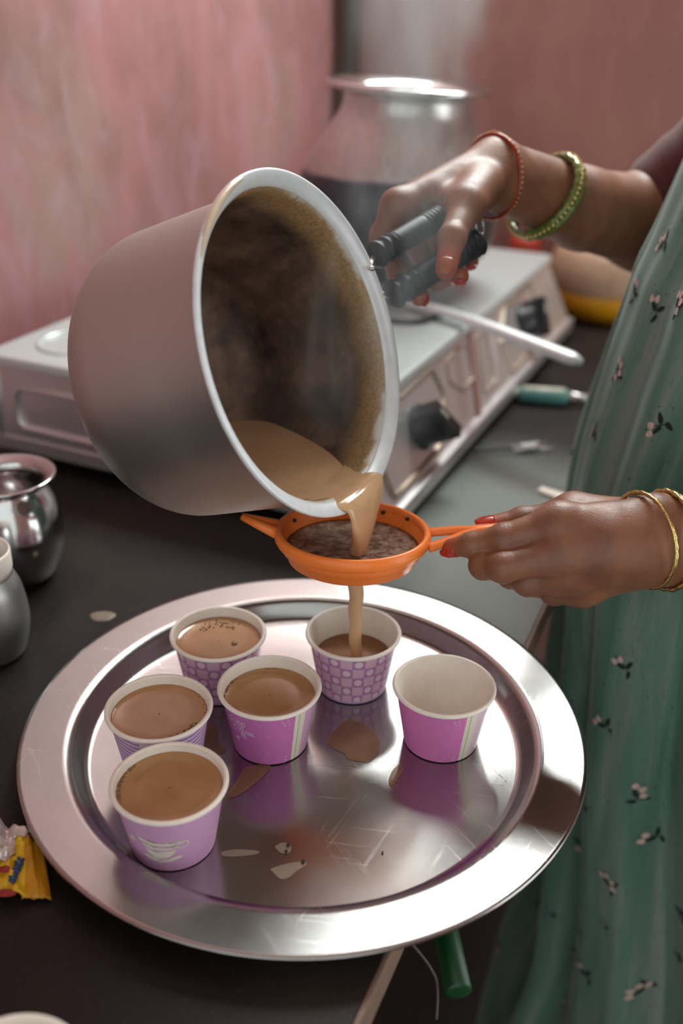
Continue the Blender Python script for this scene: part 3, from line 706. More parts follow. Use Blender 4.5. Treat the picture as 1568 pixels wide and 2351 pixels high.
BP = np.array([0.066, 1.407, 0.0]); bs, be = (BP - O) @ D, (BP - O) @ E
for s, e in ((0.17, 0.30), (bs, be)):
    c = L(s, e, ZTOP)
    part('burner_ring', lathe([(0.075, 0.0), (0.082, 0.004), (0.088, 0.0)], c, seg=48), M['stove_top'], stv)
    part('burner', lathe([(0.0005, 0.0), (0.040, 0.0), (0.036, 0.012), (0.026, 0.018), (0.0005, 0.018)], c, seg=32), M['iron'], stv)
    for q in range(4):
        a = PI / 4 + q * PI / 2; d = D * math.cos(a) + E * math.sin(a)
        part('pan_support', tube([c + d * 0.095 + Z * 0.001, c + d * 0.095 + Z * 0.020, c + d * 0.030 + Z * 0.020], 0.0035, 8), M['iron'], stv)
part('burner_ring', torus(L(0.075, SE - 0.075, ZTOP), Z, 0.045, 0.003, 40, 8), M['stove_top'], stv)

# back pot on the far burner
bpz = 0.154; tl = Vector((0.052, 0.0, 1.0)).normalized()
bp = thing('cooking_pot', 'wide-mouthed aluminium pot with sooty base steaming on the stove', 'pot', (BP[0], BP[1], bpz))
bpn = np.array(tl)
bprof = [(0.0005, 0.0), (0.085, 0.0), (0.112, 0.012), (0.130, 0.040), (0.138, 0.080), (0.135, 0.118), (0.120, 0.152), (0.100, 0.184), (0.087, 0.206), (0.083, 0.222), (0.084, 0.230)]
def SQ(p): return [(r, h * 0.958) for r, h in p]
def curve_prof(p, n): return [tuple(q) for q in smoothpath(np.array(p), n)]
part('body', lathe(SQ(curve_prof(bprof, 40) + curve_prof([(0.081, 0.230), (0.080, 0.220), (0.085, 0.205), (0.098, 0.184), (0.130, 0.12), (0.128, 0.04), (0.08, 0.004), (0.0005, 0.004)], 24)), BP + Z * bpz, bpn, 96), M['backpot'], bp)
part('rim', lathe(SQ([(0.0825, 0.228), (0.090, 0.231), (0.100, 0.2345), (0.1060, 0.2360), (0.1085, 0.2400), (0.1060, 0.2440), (0.100, 0.2425), (0.090, 0.2370), (0.0815, 0.2325)]), BP + Z * bpz, bpn, 96, close=True), M['steel'], bp, 'bright rolled rim')
part('milk', lathe([(0.0005, 0.17), (0.104, 0.17)], BP + Z * bpz, bpn, 48), M['milk_solid'], bp)

# flat spoon handle lying across the stove
spa, spb = G(940, 694, ZTOP + 0.010), U(1333, 831, 1.115)
P = smoothpath([spa, spa * 0.6 + spb * 0.4 + (0, 0, 0.004), spb], 20)
sp = thing('steel_ladle', 'flat pale steel ladle handle lying across the stove edge', 'ladle', spa)
part('handle', tube(P, [0.0072 + 0.003 * (i / 19) for i in range(18)] + [0.0095, 0.005], 12, up=(0, 0, 1), flat=0.75), M['rim'], sp)
bwl = spa + np.array([-0.075, 0.02, 0.010])
part('bowl', lathe([(0.0005, -0.008), (0.02, -0.006), (0.032, 0.002), (0.038, 0.012), (0.036, 0.012), (0.030, 0.004), (0.018, -0.004), (0.0005, -0.0055)], bwl, seg=32), M['steel'], sp)
part('neck', tube(smoothpath([spa, spa * 0.5 + bwl * 0.5 + (0, 0, 0.006), bwl + (0.034, -0.008, 0.010)], 10), 0.0055, 8, flat=0.5), M['rim'], sp)
solo('gas_hose', tube(smoothpath([G(880, 735, ZTOP + 0.004), G(960, 738, ZTOP + 0.004), G(1010, 722, ZTOP + 0.004), G(1060, 716, ZTOP + 0.004)], 16), 0.0035, 8), M['iron'], 'thin black rod lying on the stove top beside the ladle', 'rod')

# things at the right of the stove
yc = np.array([0.455, 1.72, 0.0])
yb = thing('yellow_bowl', 'yellow bowl behind the far end of the stove, with a beige lid', 'bowl', yc)
part('body', lathe([(0.0005, 0), (0.075, 0), (0.095, 0.020), (0.103, 0.048), (0.100, 0.050), (0.090, 0.022), (0.072, 0.004), (0.0005, 0.004)], yc, seg=64), M['bowl'], yb)
part('lid', lathe([(0.103, 0.050), (0.105, 0.054), (0.104, 0.075), (0.098, 0.105), (0.080, 0.118), (0.0005, 0.122)], yc, seg=64), M['beige'], yb, 'beige rounded lid')
rj = np.array([0.318, 1.80, 0.0])
solo('red_jar', lathe([(0.0005, 0), (0.030, 0), (0.032, 0.004), (0.032, 0.085), (0.026, 0.098), (0.026, 0.110), (0.0005, 0.112)], rj, seg=32), plain('red_orange_plastic', srgb(178, 62, 40), 0.4), 'small red jar between the stove end and the yellow bowl', 'jar')
ga, gb = G(1190, 905, 0.011), G(1305, 912, 0.011)
gl = thing('gas_lighter', 'teal and cream kitchen gas lighter lying on the counter by the stove', 'lighter', (ga[0], ga[1], 0.0))
gd = (gb - ga) / np.linalg.norm(gb - ga)
part('barrel', tube([ga, ga + gd * 0.003, gb - gd * 0.003, gb], [0.008, 0.011, 0.011, 0.008], 16), M['teal'], gl)
part('button', tube([ga - gd * 0.012 + Z * 0.003, ga + Z * 0.003], 0.006, 12), M['cream'], gl)
part('top_cover', tube([ga + gd * 0.006 + Z * 0.007, gb - gd * 0.006 + Z * 0.007], 0.0065, 12, flat=0.8), M['cream'], gl)
part('nozzle', tube([gb, gb + gd * 0.012, gb + gd * 0.05], [0.009, 0.006, 0.005], 14), M['wire'], gl)
ca, cb = G(1175, 1030, 0.006), G(1262, 1022, 0.006)
cl = thing('wire_clip', 'small bright wire clip lying on the counter before the lighter', 'clip', (ca[0], ca[1], 0))
cdir = (cb - ca) / np.linalg.norm(cb - ca); cside = np.cross(Z, cdir)
coil = [ca * 0.55 + cb * 0.45 + cdir * (0.012 * t) + (cside * math.cos(t * 14) + Z * math.sin(t * 14)) * 0.005 for t in np.linspace(-1, 1, 50)]
part('spring', tube(coil, 0.0012, 6), M['wire'], cl)
for sg in (-1, 1): part('arm', tube([ca + cside * 0.006 * sg, ca * 0.5 + cb * 0.5 + cside * 0.003 * sg, cb + cside * 0.008 * sg], 0.0016, 6), M['wire'], cl)
part('hook', tube([ca - cdir * 0.05, ca - cdir * 0.02, ca], 0.0014, 6), M['iron'], cl)
sc_ = G(1262, 1143, 0.0)
bevel(solo('paper_scrap', join(hexa([sc_ + p for p in [(-0.012, 0.012, 0.0003), (0.010, -0.012, 0.0003), (0.018, -0.006, 0.0003), (-0.006, 0.018, 0.0003), (-0.012, 0.012, 0.0040), (0.010, -0.012, 0.0050), (0.018, -0.006, 0.008), (-0.006, 0.018, 0.006)]])), M['paper'], 'small folded white paper scrap on the counter beside the dress', 'scrap', smooth=False), 0.0008)
kc = G(236, 1415, 0.0)
solo('tea_drop', blob(kc + (0, 0, 0.0002), [(0.011 * math.cos(a) * (1 + 0.1 * math.sin(3 * a)), 0.008 * math.sin(a)) for a in np.linspace(0, 2 * PI, 24, endpoint=False)], 0.0012), M['milk'], 'dried tea drop on the dark counter at the back left of the tray', 'spill', loc=kc)

# left vessels
KX, KZ = 0.83, 1.03
def LS_(a, b, p): return [(r * a, h * b) for r, h in p]
lc = np.array([-0.3015, 0.805, 0.0])
lo_ = thing('steel_water_pot', 'polished round steel pot with flared rim at the left edge', 'pot', lc)
part('body', lathe(LS_(KX, KZ, curve_prof([(0.0005, 0), (0.030, 0), (0.042, 0.006), (0.054, 0.030), (0.056, 0.050), (0.050, 0.074), (0.041, 0.088), (0.040, 0.094)], 30) + curve_prof([(0.038, 0.094), (0.039, 0.088), (0.048, 0.074), (0.052, 0.045), (0.028, 0.004), (0.0005, 0.003)], 14)), lc, seg=72), M['steel'], lo_)
part('rim', lathe(LS_(KX, KZ, [(0.0395, 0.092), (0.046, 0.096), (0.0535, 0.0995), (0.0545, 0.1015), (0.0520, 0.1020), (0.045, 0.0985), (0.0375, 0.0945)]), lc, seg=72, close=True), M['steel'], lo_)
fc = np.array([-0.2885, 0.683, 0.0])
fv = thing('steel_tumbler', 'grey steel vessel with pale rim cut off by the left edge', 'vessel', fc)
part('body', lathe(curve_prof([(0.0005, 0), (0.024, 0), (0.030, 0.008), (0.0345, 0.032), (0.0315, 0.060), (0.026, 0.074)], 24), fc, seg=64), M['steel_dull'], fv)
part('rim', lathe([(0.0255, 0.073), (0.0270, 0.080), (0.0270, 0.094), (0.0262, 0.096), (0.0252, 0.094), (0.0245, 0.075)], fc, seg=64, close=True), M['paper'], fv, 'pinkish pale rim')
wc = np.array([-0.147, 0.281, 0.0])
wv_ = thing('paper_bowl', 'white paper cup rim at the bottom left corner', 'cup', wc)
part('wall', lathe([(0.0005, 0.001), (0.027, 0.001), (0.0345, 0.048), (0.0338, 0.048), (0.0262, 0.004), (0.0005, 0.004)], wc, seg=64), M['paper'], wv_)
part('rim', lathe([(0.0352 + 0.0016 * math.cos(a), 0.0484 + 0.0016 * math.sin(a)) for a in np.linspace(0, 2 * PI, 12)[:-1]], wc, seg=64, close=True), M['paper'], wv_)

# yellow packet
pk0 = G(58, 1990, 0.0); 
pk = thing('snack_packet', 'crumpled yellow and clear packet with blue print beside the tray', 'packet', (pk0[0], pk0[1], 0))
def sheet(p00, p10, p11, p01, nu, nv, amp, seed, th=0.0012):
    r = np.random.RandomState(seed); ph = r.uniform(0, 6.28, 8); V = []
    for i in range(nv + 1):
        for j in range(nu + 1):
            u, v = j / nu, i / nv
            p = (1 - u) * (1 - v) * p00 + u * (1 - v) * p10 + u * v * p11 + (1 - u) * v * p01
            h = amp * (abs(math.sin(5 * u + 3 * v + ph[0])) * 0.6 + abs(math.sin(9 * v - 4 * u + ph[1])) * 0.4 + 0.25 * math.sin(23 * u + ph[2] + 7 * v)) * min(1, 6 * min(u, 1 - u) + 0.3)
            V.append(p + Z * h)
    n = len(V); V = np.array(V); top = [(i * (nu + 1) + j, i * (nu + 1) + j + 1, (i + 1) * (nu + 1) + j + 1, (i + 1) * (nu + 1) + j) for i in range(nv) for j in range(nu)]
    V2 = V - Z * th; bot = [tuple(k + n for k in q[::-1]) for q in top]
    bd = [i for i in range(nu)] 
    side = []
    ring = [j for j in range(nu + 1)] + [(i + 1) * (nu + 1) - 1 + 0 for i in range(1, nv + 1)] + [nv * (nu + 1) + j for j in range(nu - 1, -1, -1)] + [i * (nu + 1) for i in range(nv - 1, 0, -1)]
    for a, b in zip(ring, ring[1:] + ring[:1]): side.append((a, a + n, b + n, b))
    return np.concatenate([V, V2]), top + bot + side
g_ = lambda x, y, z=0.0015: G(x, y, z)
part('foil', sheet(g_(-60, 2060), g_(62, 2064, 0.003), g_(70, 1925, 0.012), g_(-60, 1975, 0.01), 16, 16, 0.006, 3), M['yellow'], pk)
part('foil_flap', sheet(g_(50, 2065, 0.003), g_(118, 2066), g_(100, 1935, 0.004), g_(62, 1920, 0.014), 10, 14, 0.003, 5), plain('ochre_foil', srgb(196, 136, 14), 0.5, 0.1, bump=0.2), pk, 'ochre unprinted flap')
part('clear_film', sheet(g_(-60, 1990, 0.012), g_(14, 1985, 0.012), g_(70, 1916, 0.010), g_(-60, 1880, 0.006), 18, 16, 0.010, 9), M['film'], pk, 'crinkled clear film')
for k in range(7):
    a = np.array([48, 1972]) * (1 - k / 6.5) + np.array([26, 2026]) * (k / 6.5)
    o_ = 6 + 3 * (k % 2)
    part('lettering', tube([g_(a[0] - o_, a[1] - 2, 0.0125 - 0.0004 * k), g_(a[0] + (-1 if k % 3 else 2), a[1] + 4, 0.0130 - 0.0004 * k), g_(a[0] + o_, a[1] + 1, 0.0125 - 0.0004 * k)], 0.0011, 6), M['blue'], pk)
part('red_print', blob(g_(10, 1996, 0.0125), [(0.004 * math.cos(a), 0.003 * math.sin(a)) for a in np.linspace(0, 2 * PI, 14, endpoint=False)], 0.001), M['red'], pk)
part('red_print', blob(g_(12, 2050, 0.0085), [(0.007 * math.cos(a), 0.003 * math.sin(a)) for a in np.linspace(0, 2 * PI, 14, endpoint=False)], 0.001), M['red'], pk)

# green handle and cable in the dark below the counter
ga_, gb_ = U(1052, 2275, 0.74), U(1010, 2080, 0.80)
solo('green_handle', tube([ga_ - (gb_ - ga_) * 0.02, ga_, gb_, gb_ + (gb_ - ga_) * 1.0], [0.006, 0.0105, 0.0105, 0.0105], 20), M['green'], 'green plastic handle hanging in the dark below the counter edge', 'handle')
solo('thin_cable', tube(smoothpath([U(930, 2150, 0.74), U(965, 2190, 0.74), U(990, 2225, 0.74), U(1004, 2262, 0.74), U(1002, 2340, 0.74)], 20), 0.0012, 6), M['conduit'], 'thin pale cable curving in the dark under the counter', 'cable')

# spills on the tray
def out(pts, c): return [tuple((G(x, y, TZ) - c)[:2]) for x, y in pts]
def wob(pts, n=40): 
    P = np.array(pts + [pts[0]], float); Q = smoothpath(P, n + 1)[:-1]; return [tuple(q) for q in Q]
spills = [([(800, 1648), (842, 1664), (872, 1700), (866, 1732), (846, 1750), (828, 1748), (800, 1742), (790, 1730), (765, 1718), (752, 1700), (775, 1668)], 'spill', 'brown tea puddle on the tray between the dotted and magenta cups'),
          ([(620, 1752), (618, 1768), (590, 1795), (560, 1818), (530, 1832), (528, 1815), (545, 1790), (560, 1764), (590, 1756)], 'spill', 'streak of tea under the front of the lettered magenta cup'),
          ([(480, 1662), (500, 1672), (500, 1700), (520, 1722), (500, 1730), (470, 1718), (468, 1690)], 'spill', 'small tea spill between the wavy-lined and magenta cups'),
          ([(918, 1752), (925, 1768), (912, 1790), (900, 1805), (892, 1795), (900, 1770)], 'spill', 'faint tea streak left below the empty cup')]
for pts, cat, lab in spills:
    q = np.array(pts).mean(0); c = G(q[0], q[1], TZ)
    solo('tea_spill', blob(c, out(wob(pts), c), 0.0004), M['spill'], lab, cat, 'tea spilt on the tray', loc=c)
for pts, lab in [([(620, 1995), (650, 1985), (690, 1978), (704, 1984), (680, 2000), (664, 2014), (645, 2018), (632, 2008)], 'lower pale milk mark near the front of the tray'),
                 ([(508, 1956), (540, 1950), (590, 1953), (590, 1961), (545, 1966), (512, 1965)], 'thin pale milk streak right of the nearest cup'),
                 ([(630, 1944), (650, 1934), (668, 1942), (664, 1958), (645, 1958)], 'small pale milk spot with dark bits on the tray')]:
    q = np.array(pts).mean(0); c = G(q[0], q[1], TZ)
    solo('milk_mark', blob(c, out(wob(pts, 24), c), 0.00015), M['milk'], lab, 'spill', 'dried milk marks on the tray', loc=c)
for i, (x, y, r_, lab) in enumerate([(662, 1942, 0.0012, 'upper dark tea bit on the small milk spot'), (657, 1956, 0.0010, 'lower dark tea bit on the small milk spot'), (696, 1980, 0.0013, 'dark tea bit beside the lower milk mark'), (878, 1958, 0.0007, 'tiny dark tea bit at the centre front of the tray')]):
    solo('tea_bit', ball(G(x, y, TZ) + (0, 0, r_ * 0.7), r_, 10, 6, (1, 1.2, 0.8)), M['bit'], lab, 'tea leaf', 'tea bits on the tray')

# ------------------------------------------------------------------ tongs clamped on the saucepan rim
tg0 = rimp(190, 0.117)
tg = thing('pot_tongs', 'steel pot tongs with black ribbed grips clamped on the saucepan rim', 'tongs', tg0)
gU = (U(858, 589, 0.772), U(1012, 497, 0.812)); gL = (U(893, 682, 0.782), U(1103, 553, 0.815))
def grip(a, b, r):
    n = 60; S = []; d = b - a
    for i in range(n):
        t = i / (n - 1); k = r
        if 0.03 < t < 0.07 or 0.15 < t < 0.18 or 0.24 < t < 0.27: k = r * 1.14
        elif t < 0.30: k = r * 0.94
        elif t > 0.72: k = r * (1.06 if int(t * 60) % 3 == 0 else 0.95)
        if t < 0.015 or t > 0.985: k = r * 0.75
        S.append((k, t * np.linalg.norm(d)))
    return lathe([(0.0005, 0)] + S + [(0.0005, np.linalg.norm(d))], a, d, 28)
part('grip', grip(*gU, 0.0096), M['rubber'], tg, 'upper black ribbed grip'); part('grip', grip(*gL, 0.0106), M['rubber'], tg, 'lower black ribbed grip')
for (a, b), dg, sgn in ((gU, 195, 1), (gL, 184, -1)):
    q = rimp(dg, 0.1165, -0.001)
    part('jaw', tube(smoothpath([a + (b - a) * 0.02, a * 0.5 + q * 0.5, q, rimp(dg, 0.1095, 0.004 if sgn > 0 else -0.012)], 12), 0.0026, 8, flat=0.7), M['wire'], tg)
part('pivot', tube([gU[0] * 0.5 + gL[0] * 0.5 + AF * 0.012 - AR * 0.02, gU[0] * 0.5 + gL[0] * 0.5 + AF * 0.022 - AR * 0.02], 0.006, 12), M['wire'], tg)
part('end_ring', torus(gL[1] + U(1102, 505, 0.815) - U(1103, 553, 0.815) + (0, 0, -0.004), AR * 0.9 - AF * 0.5, 0.0085, 0.0010, 32, 6), M['wire'], tg)

# ------------------------------------------------------------------ signed-distance body builder
class Field:
    def __init__(s, lo, hi, h):
        s.lo = np.array(lo, float); s.h = h; s.n = np.ceil((np.array(hi) - s.lo) / h).astype(int) + 1
        s.f = np.full(s.n, 1.0, np.float32)
    def sub(s, lo, hi):
        a = np.clip(np.floor((lo - s.lo) / s.h).astype(int), 0, s.n - 1); b = np.clip(np.ceil((hi - s.lo) / s.h).astype(int) + 1, 1, s.n)
        return tuple(slice(int(i), int(j)) for i, j in zip(a, b))
    def pts(s, sl): return [(np.arange(q.start, q.stop, dtype=np.float32) * s.h + s.lo[i]) for i, q in enumerate(sl)]
def smin(a, b, k):
    h = np.maximum(k - np.abs(a - b), 0) / k
    return np.minimum(a, b) - h * h * k * 0.25
def cone(f, sl, p, q, r0, r1):
    x, y, z = f.pts(sl); d = (q - p).astype(np.float32); L2 = max(float(d @ d), 1e-12)
    X = (x - p[0])[:, None, None]; Y = (y - p[1])[None, :, None]; ZZ = (z - p[2])[None, None, :]
    t = np.clip((X * d[0] + Y * d[1] + ZZ * d[2]) / L2, 0, 1)
    return np.sqrt((X - t * d[0]) ** 2 + (Y - t * d[1]) ** 2 + (ZZ - t * d[2]) ** 2) - (r0 + t * (r1 - r0))
def ellip(f, sl, c, rad):
    x, y, z = f.pts(sl)
    k = np.sqrt(((x - c[0]) / rad[0])[:, None, None] ** 2 + ((y - c[1]) / rad[1])[None, :, None] ** 2 + ((z - c[2]) / rad[2])[None, None, :] ** 2)
    return (k - 1) * min(rad)
def add_cone(f, p, q, r0, r1, k):
    p, q = np.asarray(p, float), np.asarray(q, float); m = max(r0, r1) + k + 3 * f.h
    sl = f.sub(np.minimum(p, q) - m, np.maximum(p, q) + m)
    f.f[sl] = smin(f.f[sl], cone(f, sl, p, q, r0, r1), k)
def add_ellip(f, c, rad, k):
    m = np.array(rad) + k + 3 * f.h; c = np.asarray(c, float); sl = f.sub(c - m, c + m)
    f.f[sl] = smin(f.f[sl], ellip(f, sl, c, rad), k)
def add_chain(f, base_f, pts, rs, kin, kbase):
    P = np.array(pts, float); m = max(rs) + kbase + 3 * f.h
    sl = f.sub(P.min(0) - m, P.max(0) + m); g = None
    for a, b, r0, r1 in zip(P[:-1], P[1:], rs[:-1], rs[1:]):
        c = cone(f, sl, a, b, r0, r1); g = c if g is None else smin(g, c, kin)
    f.f[sl] = np.minimum(f.f[sl], smin(g, base_f[sl], kbase))
def surface(f):
    F_, n = f.f, f.f.shape; ins = F_ < 0
    cnt = np.zeros(tuple(k - 1 for k in n), np.uint8); corners = [(i, j, k) for i in (0, 1) for j in (0, 1) for k in (0, 1)]
    def cs(c): return tuple(slice(o, n[i] - 1 + o) for i, o in enumerate(c))
    for c in corners: cnt += ins[cs(c)]
    cells = np.argwhere((cnt > 0) & (cnt < 8)); idx = -np.ones(cnt.shape, np.int32); idx[tuple(cells.T)] = np.arange(len(cells))
    acc = np.zeros((len(cells), 3)); num = np.zeros(len(cells))
    vals = {c: F_[tuple((cells + np.array(c)).T)].astype(float) for c in corners}
    for a in corners:
        for ax_ in range(3):
            if a[ax_] == 0:
                b = list(a); b[ax_] = 1; b = tuple(b); va, vb = vals[a], vals[b]; m = (va < 0) != (vb < 0)
                t = np.where(m, va / np.where(va - vb == 0, 1, va - vb), 0); p = np.tile(np.array(a, float), (len(cells), 1)); p[:, ax_] += t
                acc[m] += p[m]; num[m] += 1
    V = (cells + acc / num[:, None]) * f.h + f.lo; Fc = []
    for ax_ in range(3):
        o = [0, 0, 0]; o[ax_] = 1; A = ins[tuple(slice(0, n[i] - o[i]) for i in range(3))]; B = ins[tuple(slice(o[i], n[i]) for i in range(3))]
        e = np.argwhere(A != B); u, w = (ax_ + 1) % 3, (ax_ + 2) % 3
        e = e[(e[:, u] > 0) & (e[:, w] > 0) & (e[:, u] < n[u] - 1) & (e[:, w] < n[w] - 1)]
        def id_(du, dw):
            q = e.copy(); q[:, u] += du; q[:, w] += dw; return idx[tuple(q.T)]
        q = np.stack([id_(-1, -1), id_(0, -1), id_(0, 0), id_(-1, 0)], 1); s = A[tuple(e.T)]
        q[~s] = q[~s][:, ::-1]; Fc.append(q)
    return V, np.concatenate(Fc)
def nmesh(name, V, Fq, mat):
    me = bpy.data.meshes.new(name); me.vertices.add(len(V)); me.vertices.foreach_set('co', np.asarray(V, np.float32).ravel())
    me.loops.add(Fq.size); me.loops.foreach_set('vertex_index', Fq.astype(np.int32).ravel())
    me.polygons.add(len(Fq)); me.polygons.foreach_set('loop_start', np.arange(0, Fq.size, 4, dtype=np.int32))
    me.update(calc_edges=True); me.polygons.foreach_set('use_smooth', [True] * len(Fq)); me.materials.append(mat); me.validate(); return me

# ------------------------------------------------------------------ person: joints (real 3-D positions) of the two arms
def J(l): return [U(*p) for p in l]
RW = U(1142, 402, 0.868); RE = U(1492, 512, 1.02); RS = np.array([0.50, 0.985, 0.50])
R_f = {  # joints, radii
 'index': (J([(914, 474, 0.815), (880, 542, 0.826), (918, 632, 0.838), (962, 682, 0.806)]), [0.0132, 0.0105, 0.0092, 0.0074]),
 'middle': (J([(960, 456, 0.845), (934, 530, 0.868), (1000, 640, 0.838), (1056, 634, 0.806)]), [0.0130, 0.0105, 0.0090, 0.0074]),
 'ring': (J([(992, 440, 0.875), (985, 520, 0.90), (1032, 612, 0.865), (1080, 600, 0.835)]), [0.0125, 0.0100, 0.0086, 0.0070]),
 'little': (J([(1028, 410, 0.900), (1035, 490, 0.925), (1075, 560, 0.90), (1100, 565, 0.870)]), [0.0115, 0.0088, 0.0076, 0.0062]),
 'thumb': (J([(1100, 425, 0.835), (1070, 470, 0.803), (1038, 546, 0.776), (1024, 618, 0.764)]), [0.0155, 0.0128, 0.0102, 0.0082])}
LW = U(1506, 1240, 0.694); LE = U(2080, 1240, 0.72); LS = np.array([0.43, 0.665, 0.45])
L_f = {
 'index': (J([(1285, 1204, 0.696), (1156, 1238, 0.702), (1082, 1251, 0.712), (1036, 1258, 0.720)]), [0.0138, 0.0104, 0.0083, 0.0068]),
 'middle': (J([(1292, 1270, 0.692), (1155, 1302, 0.692), (1110, 1298, 0.706), (1118, 1278, 0.730)]), [0.0135, 0.0102, 0.0094, 0.0080]),
 'ring': (J([(1305, 1322, 0.700), (1212, 1334, 0.708), (1172, 1322, 0.728), (1190, 1296, 0.748)]), [0.0132, 0.0100, 0.0085, 0.0072]),
 'little': (J([(1338, 1350, 0.716), (1272, 1358, 0.728), (1235, 1344, 0.748), (1250, 1318, 0.764)]), [0.0122, 0.0092, 0.0078, 0.0066]),
 'thumb': (J([(1432, 1190, 0.722), (1318, 1180, 0.736), (1200, 1198, 0.742), (1118, 1210, 0.741)]), [0.0150, 0.0126, 0.0104, 0.0078])}
def arm(fing, wrist, elbow, shoulder, wr, er, wup, palm_extra, h, sag=0.0):
    allp = np.concatenate([np.array(v[0]) for v in fing.values()] + [np.array([wrist, elbow, shoulder])])
    f = Field(allp.min(0) - 0.075, allp.max(0) + 0.075, h); bones = []
    for s in (-1, 1):
        o = wup * s
        add_cone(f, wrist + o * 0.9, wrist + (elbow - wrist) * 0.5 + o * 0.6 + sag, wr, wr + (er - wr) * 0.45, 0.012)
        add_cone(f, wrist + (elbow - wrist) * 0.5 + o * 0.6 + sag, elbow + o * 0.2, wr + (er - wr) * 0.45, er, 0.012)
    add_cone(f, elbow, shoulder, er * 0.96, er * 1.12, 0.03)
    for k, v in fing.items():
        if k == 'thumb': continue
        j = v[0][0]; i = ['index', 'middle', 'ring', 'little'].index(k); o = wup * (0.95, 0.35, -0.3, -0.9)[i]
        add_cone(f, wrist + o, j, wr * 0.92, v[1][0] * 0.98, 0.012)
    for p, q, r0, r1 in palm_extra: add_cone(f, p, q, r0, r1, 0.012)
    basef = f.f.copy()
    for k, v in fing.items():
        add_chain(f, basef, v[0], v[1], 0.004, 0.010 if k != 'thumb' else 0.012)
        for p, r in zip(v[0][1:3], v[1][1:3]): add_cone(f, p, p + 1e-4, r * 1.01, r * 1.01, 0.004)
    V, Fq = surface(f)
    hen = np.zeros(len(V)); kn = np.zeros(len(V)); al = np.zeros(len(V)); best = np.full(len(V), 9.0)
    for k, v in fing.items():
        P = v[0]; tip = P[3]; dipv = P[2]; tot = 0
        d = np.linalg.norm(V - tip, axis=1); hr = v[2] if len(v) > 2 else 0.020
        hen = np.maximum(hen, np.clip((hr - d) / (hr * 0.45), 0, 1))
        for q, s in ((P[1], 0.0085), (P[2], 0.006)): kn = np.maximum(kn, np.exp(-(np.linalg.norm(V - q, axis=1) / s / 1.25) ** 4))
        for a, b in zip(P[:-1], P[1:]):
            t = np.clip((V - a) @ (b - a) / ((b - a) @ (b - a)), 0, 1); dd = np.linalg.norm(V - (a + t[:, None] * (b - a)), axis=1)
            m = dd < best; best[m] = dd[m]; al[m] = (tot + t * np.linalg.norm(b - a))[m]; tot += np.linalg.norm(b - a)
    return V, Fq, hen, kn, al
for k in R_f: R_f[k] = (*R_f[k], {'index': 0.030, 'middle': 0.032, 'ring': 0.030, 'little': 0.026, 'thumb': 0.022}[k])
for k in L_f: L_f[k] = (*L_f[k], {'index': 0.0125, 'middle': 0.016, 'ring': 0.016, 'little': 0.014, 'thumb': 0.020}[k])
thA = R_f['thumb'][0]
A1 = arm(R_f, RW, RE, RS, 0.0215, 0.043, (AU * 0.97 - AR * 0.2) * 0.010, [(RW, thA[1], 0.0185, 0.0125), (thA[1], R_f['index'][0][0] * 0.65 + RW * 0.35, 0.0085, 0.0085)], 0.0017, -AU * 0.007)
thB = L_f['thumb'][0]
A2 = arm(L_f, LW, LE, LS, 0.0185, 0.040, AU * 0.0135, [(LW, thB[1], 0.018, 0.0128), (thB[1], L_f['index'][0][0], 0.010, 0.010), (L_f['middle'][0][0], LW, 0.014, 0.019), (U(1400, 1255, 0.690), U(1440, 1260, 0.690), 0.024, 0.022)], 0.0016)
# torso, neck and head (beyond the right edge of the frame)
BC = np.array([0.405, 0.84, 0.0]); HD = np.array([0.405, 0.85, 0.715]); FW = E      # she faces the counter
tf_ = Field((0.2, 0.5, -0.86), (0.82, 1.2, 0.90), 0.008)
pel = BC + (0, 0, -0.02)
add_ellip(tf_, BC + (0, 0, 0.28), (0.115, 0.15, 0.22), 0.05); add_ellip(tf_, BC + (-0.02, 0, -0.02), (0.115, 0.145, 0.18), 0.05); add_ellip(tf_, BC + (-0.03, 0, 0.12), (0.12, 0.15, 0.16), 0.06)
for sg, sh in ((1, RS), (-1, LS)):
    add_cone(tf_, BC + (0, 0, 0.44), sh, 0.055, 0.050, 0.05)
    hip = BC + D * 0.085 * sg + (0, 0, -0.10); knee = hip + (-0.01, 0, -0.38); ank = knee + (0.01, 0, -0.33)
    add_cone(tf_, hip, knee, 0.080, 0.055, 0.04); add_cone(tf_, knee, ank, 0.055, 0.036, 0.03); add_cone(tf_, ank, ank + FW * 0.14 + (0, 0, -0.02), 0.036, 0.022, 0.02)
add_cone(tf_, BC + (0, 0, 0.46), HD + (0.03, 0, -0.08), 0.052, 0.050, 0.04)
add_ellip(tf_, HD, (0.088, 0.078, 0.108), 0.02); add_cone(tf_, HD + FW * 0.035 - Z * 0.05, HD + FW * 0.062 - Z * 0.092, 0.050, 0.024, 0.03)
add_cone(tf_, HD + FW * 0.085 + Z * 0.010, HD + FW * 0.106 - Z * 0.032, 0.008, 0.013, 0.012)
for s in (-1, 1):
    add_ellip(tf_, HD + D * s * 0.080 - Z * 0.01, (0.014, 0.012, 0.028), 0.01); add_cone(tf_, HD + FW * 0.080 + D * 0.015 * s + Z * 0.022, HD + FW * 0.072 + D * 0.045 * s + Z * 0.020, 0.010, 0.009, 0.012)
add_cone(tf_, HD + FW * 0.088 - D * 0.018 - Z * 0.062, HD + FW * 0.088 + D * 0.018 - Z * 0.062, 0.008, 0.008, 0.010)
TV, TF = surface(tf_)
n1, n2 = len(A1[0]), len(A2[0])
BV = np.concatenate([A1[0], A2[0], TV]); BF = np.concatenate([A1[1], A2[1] + n1, TF + n1 + n2])
PB = np.array([BC[0], BC[1], ZF])
person = thing('person', 'woman in a green floral dress with maroon sleeve and bangles, pouring and straining tea', 'person', PB)
bm_ = nmesh('body', BV - PB, BF, M['skin'])
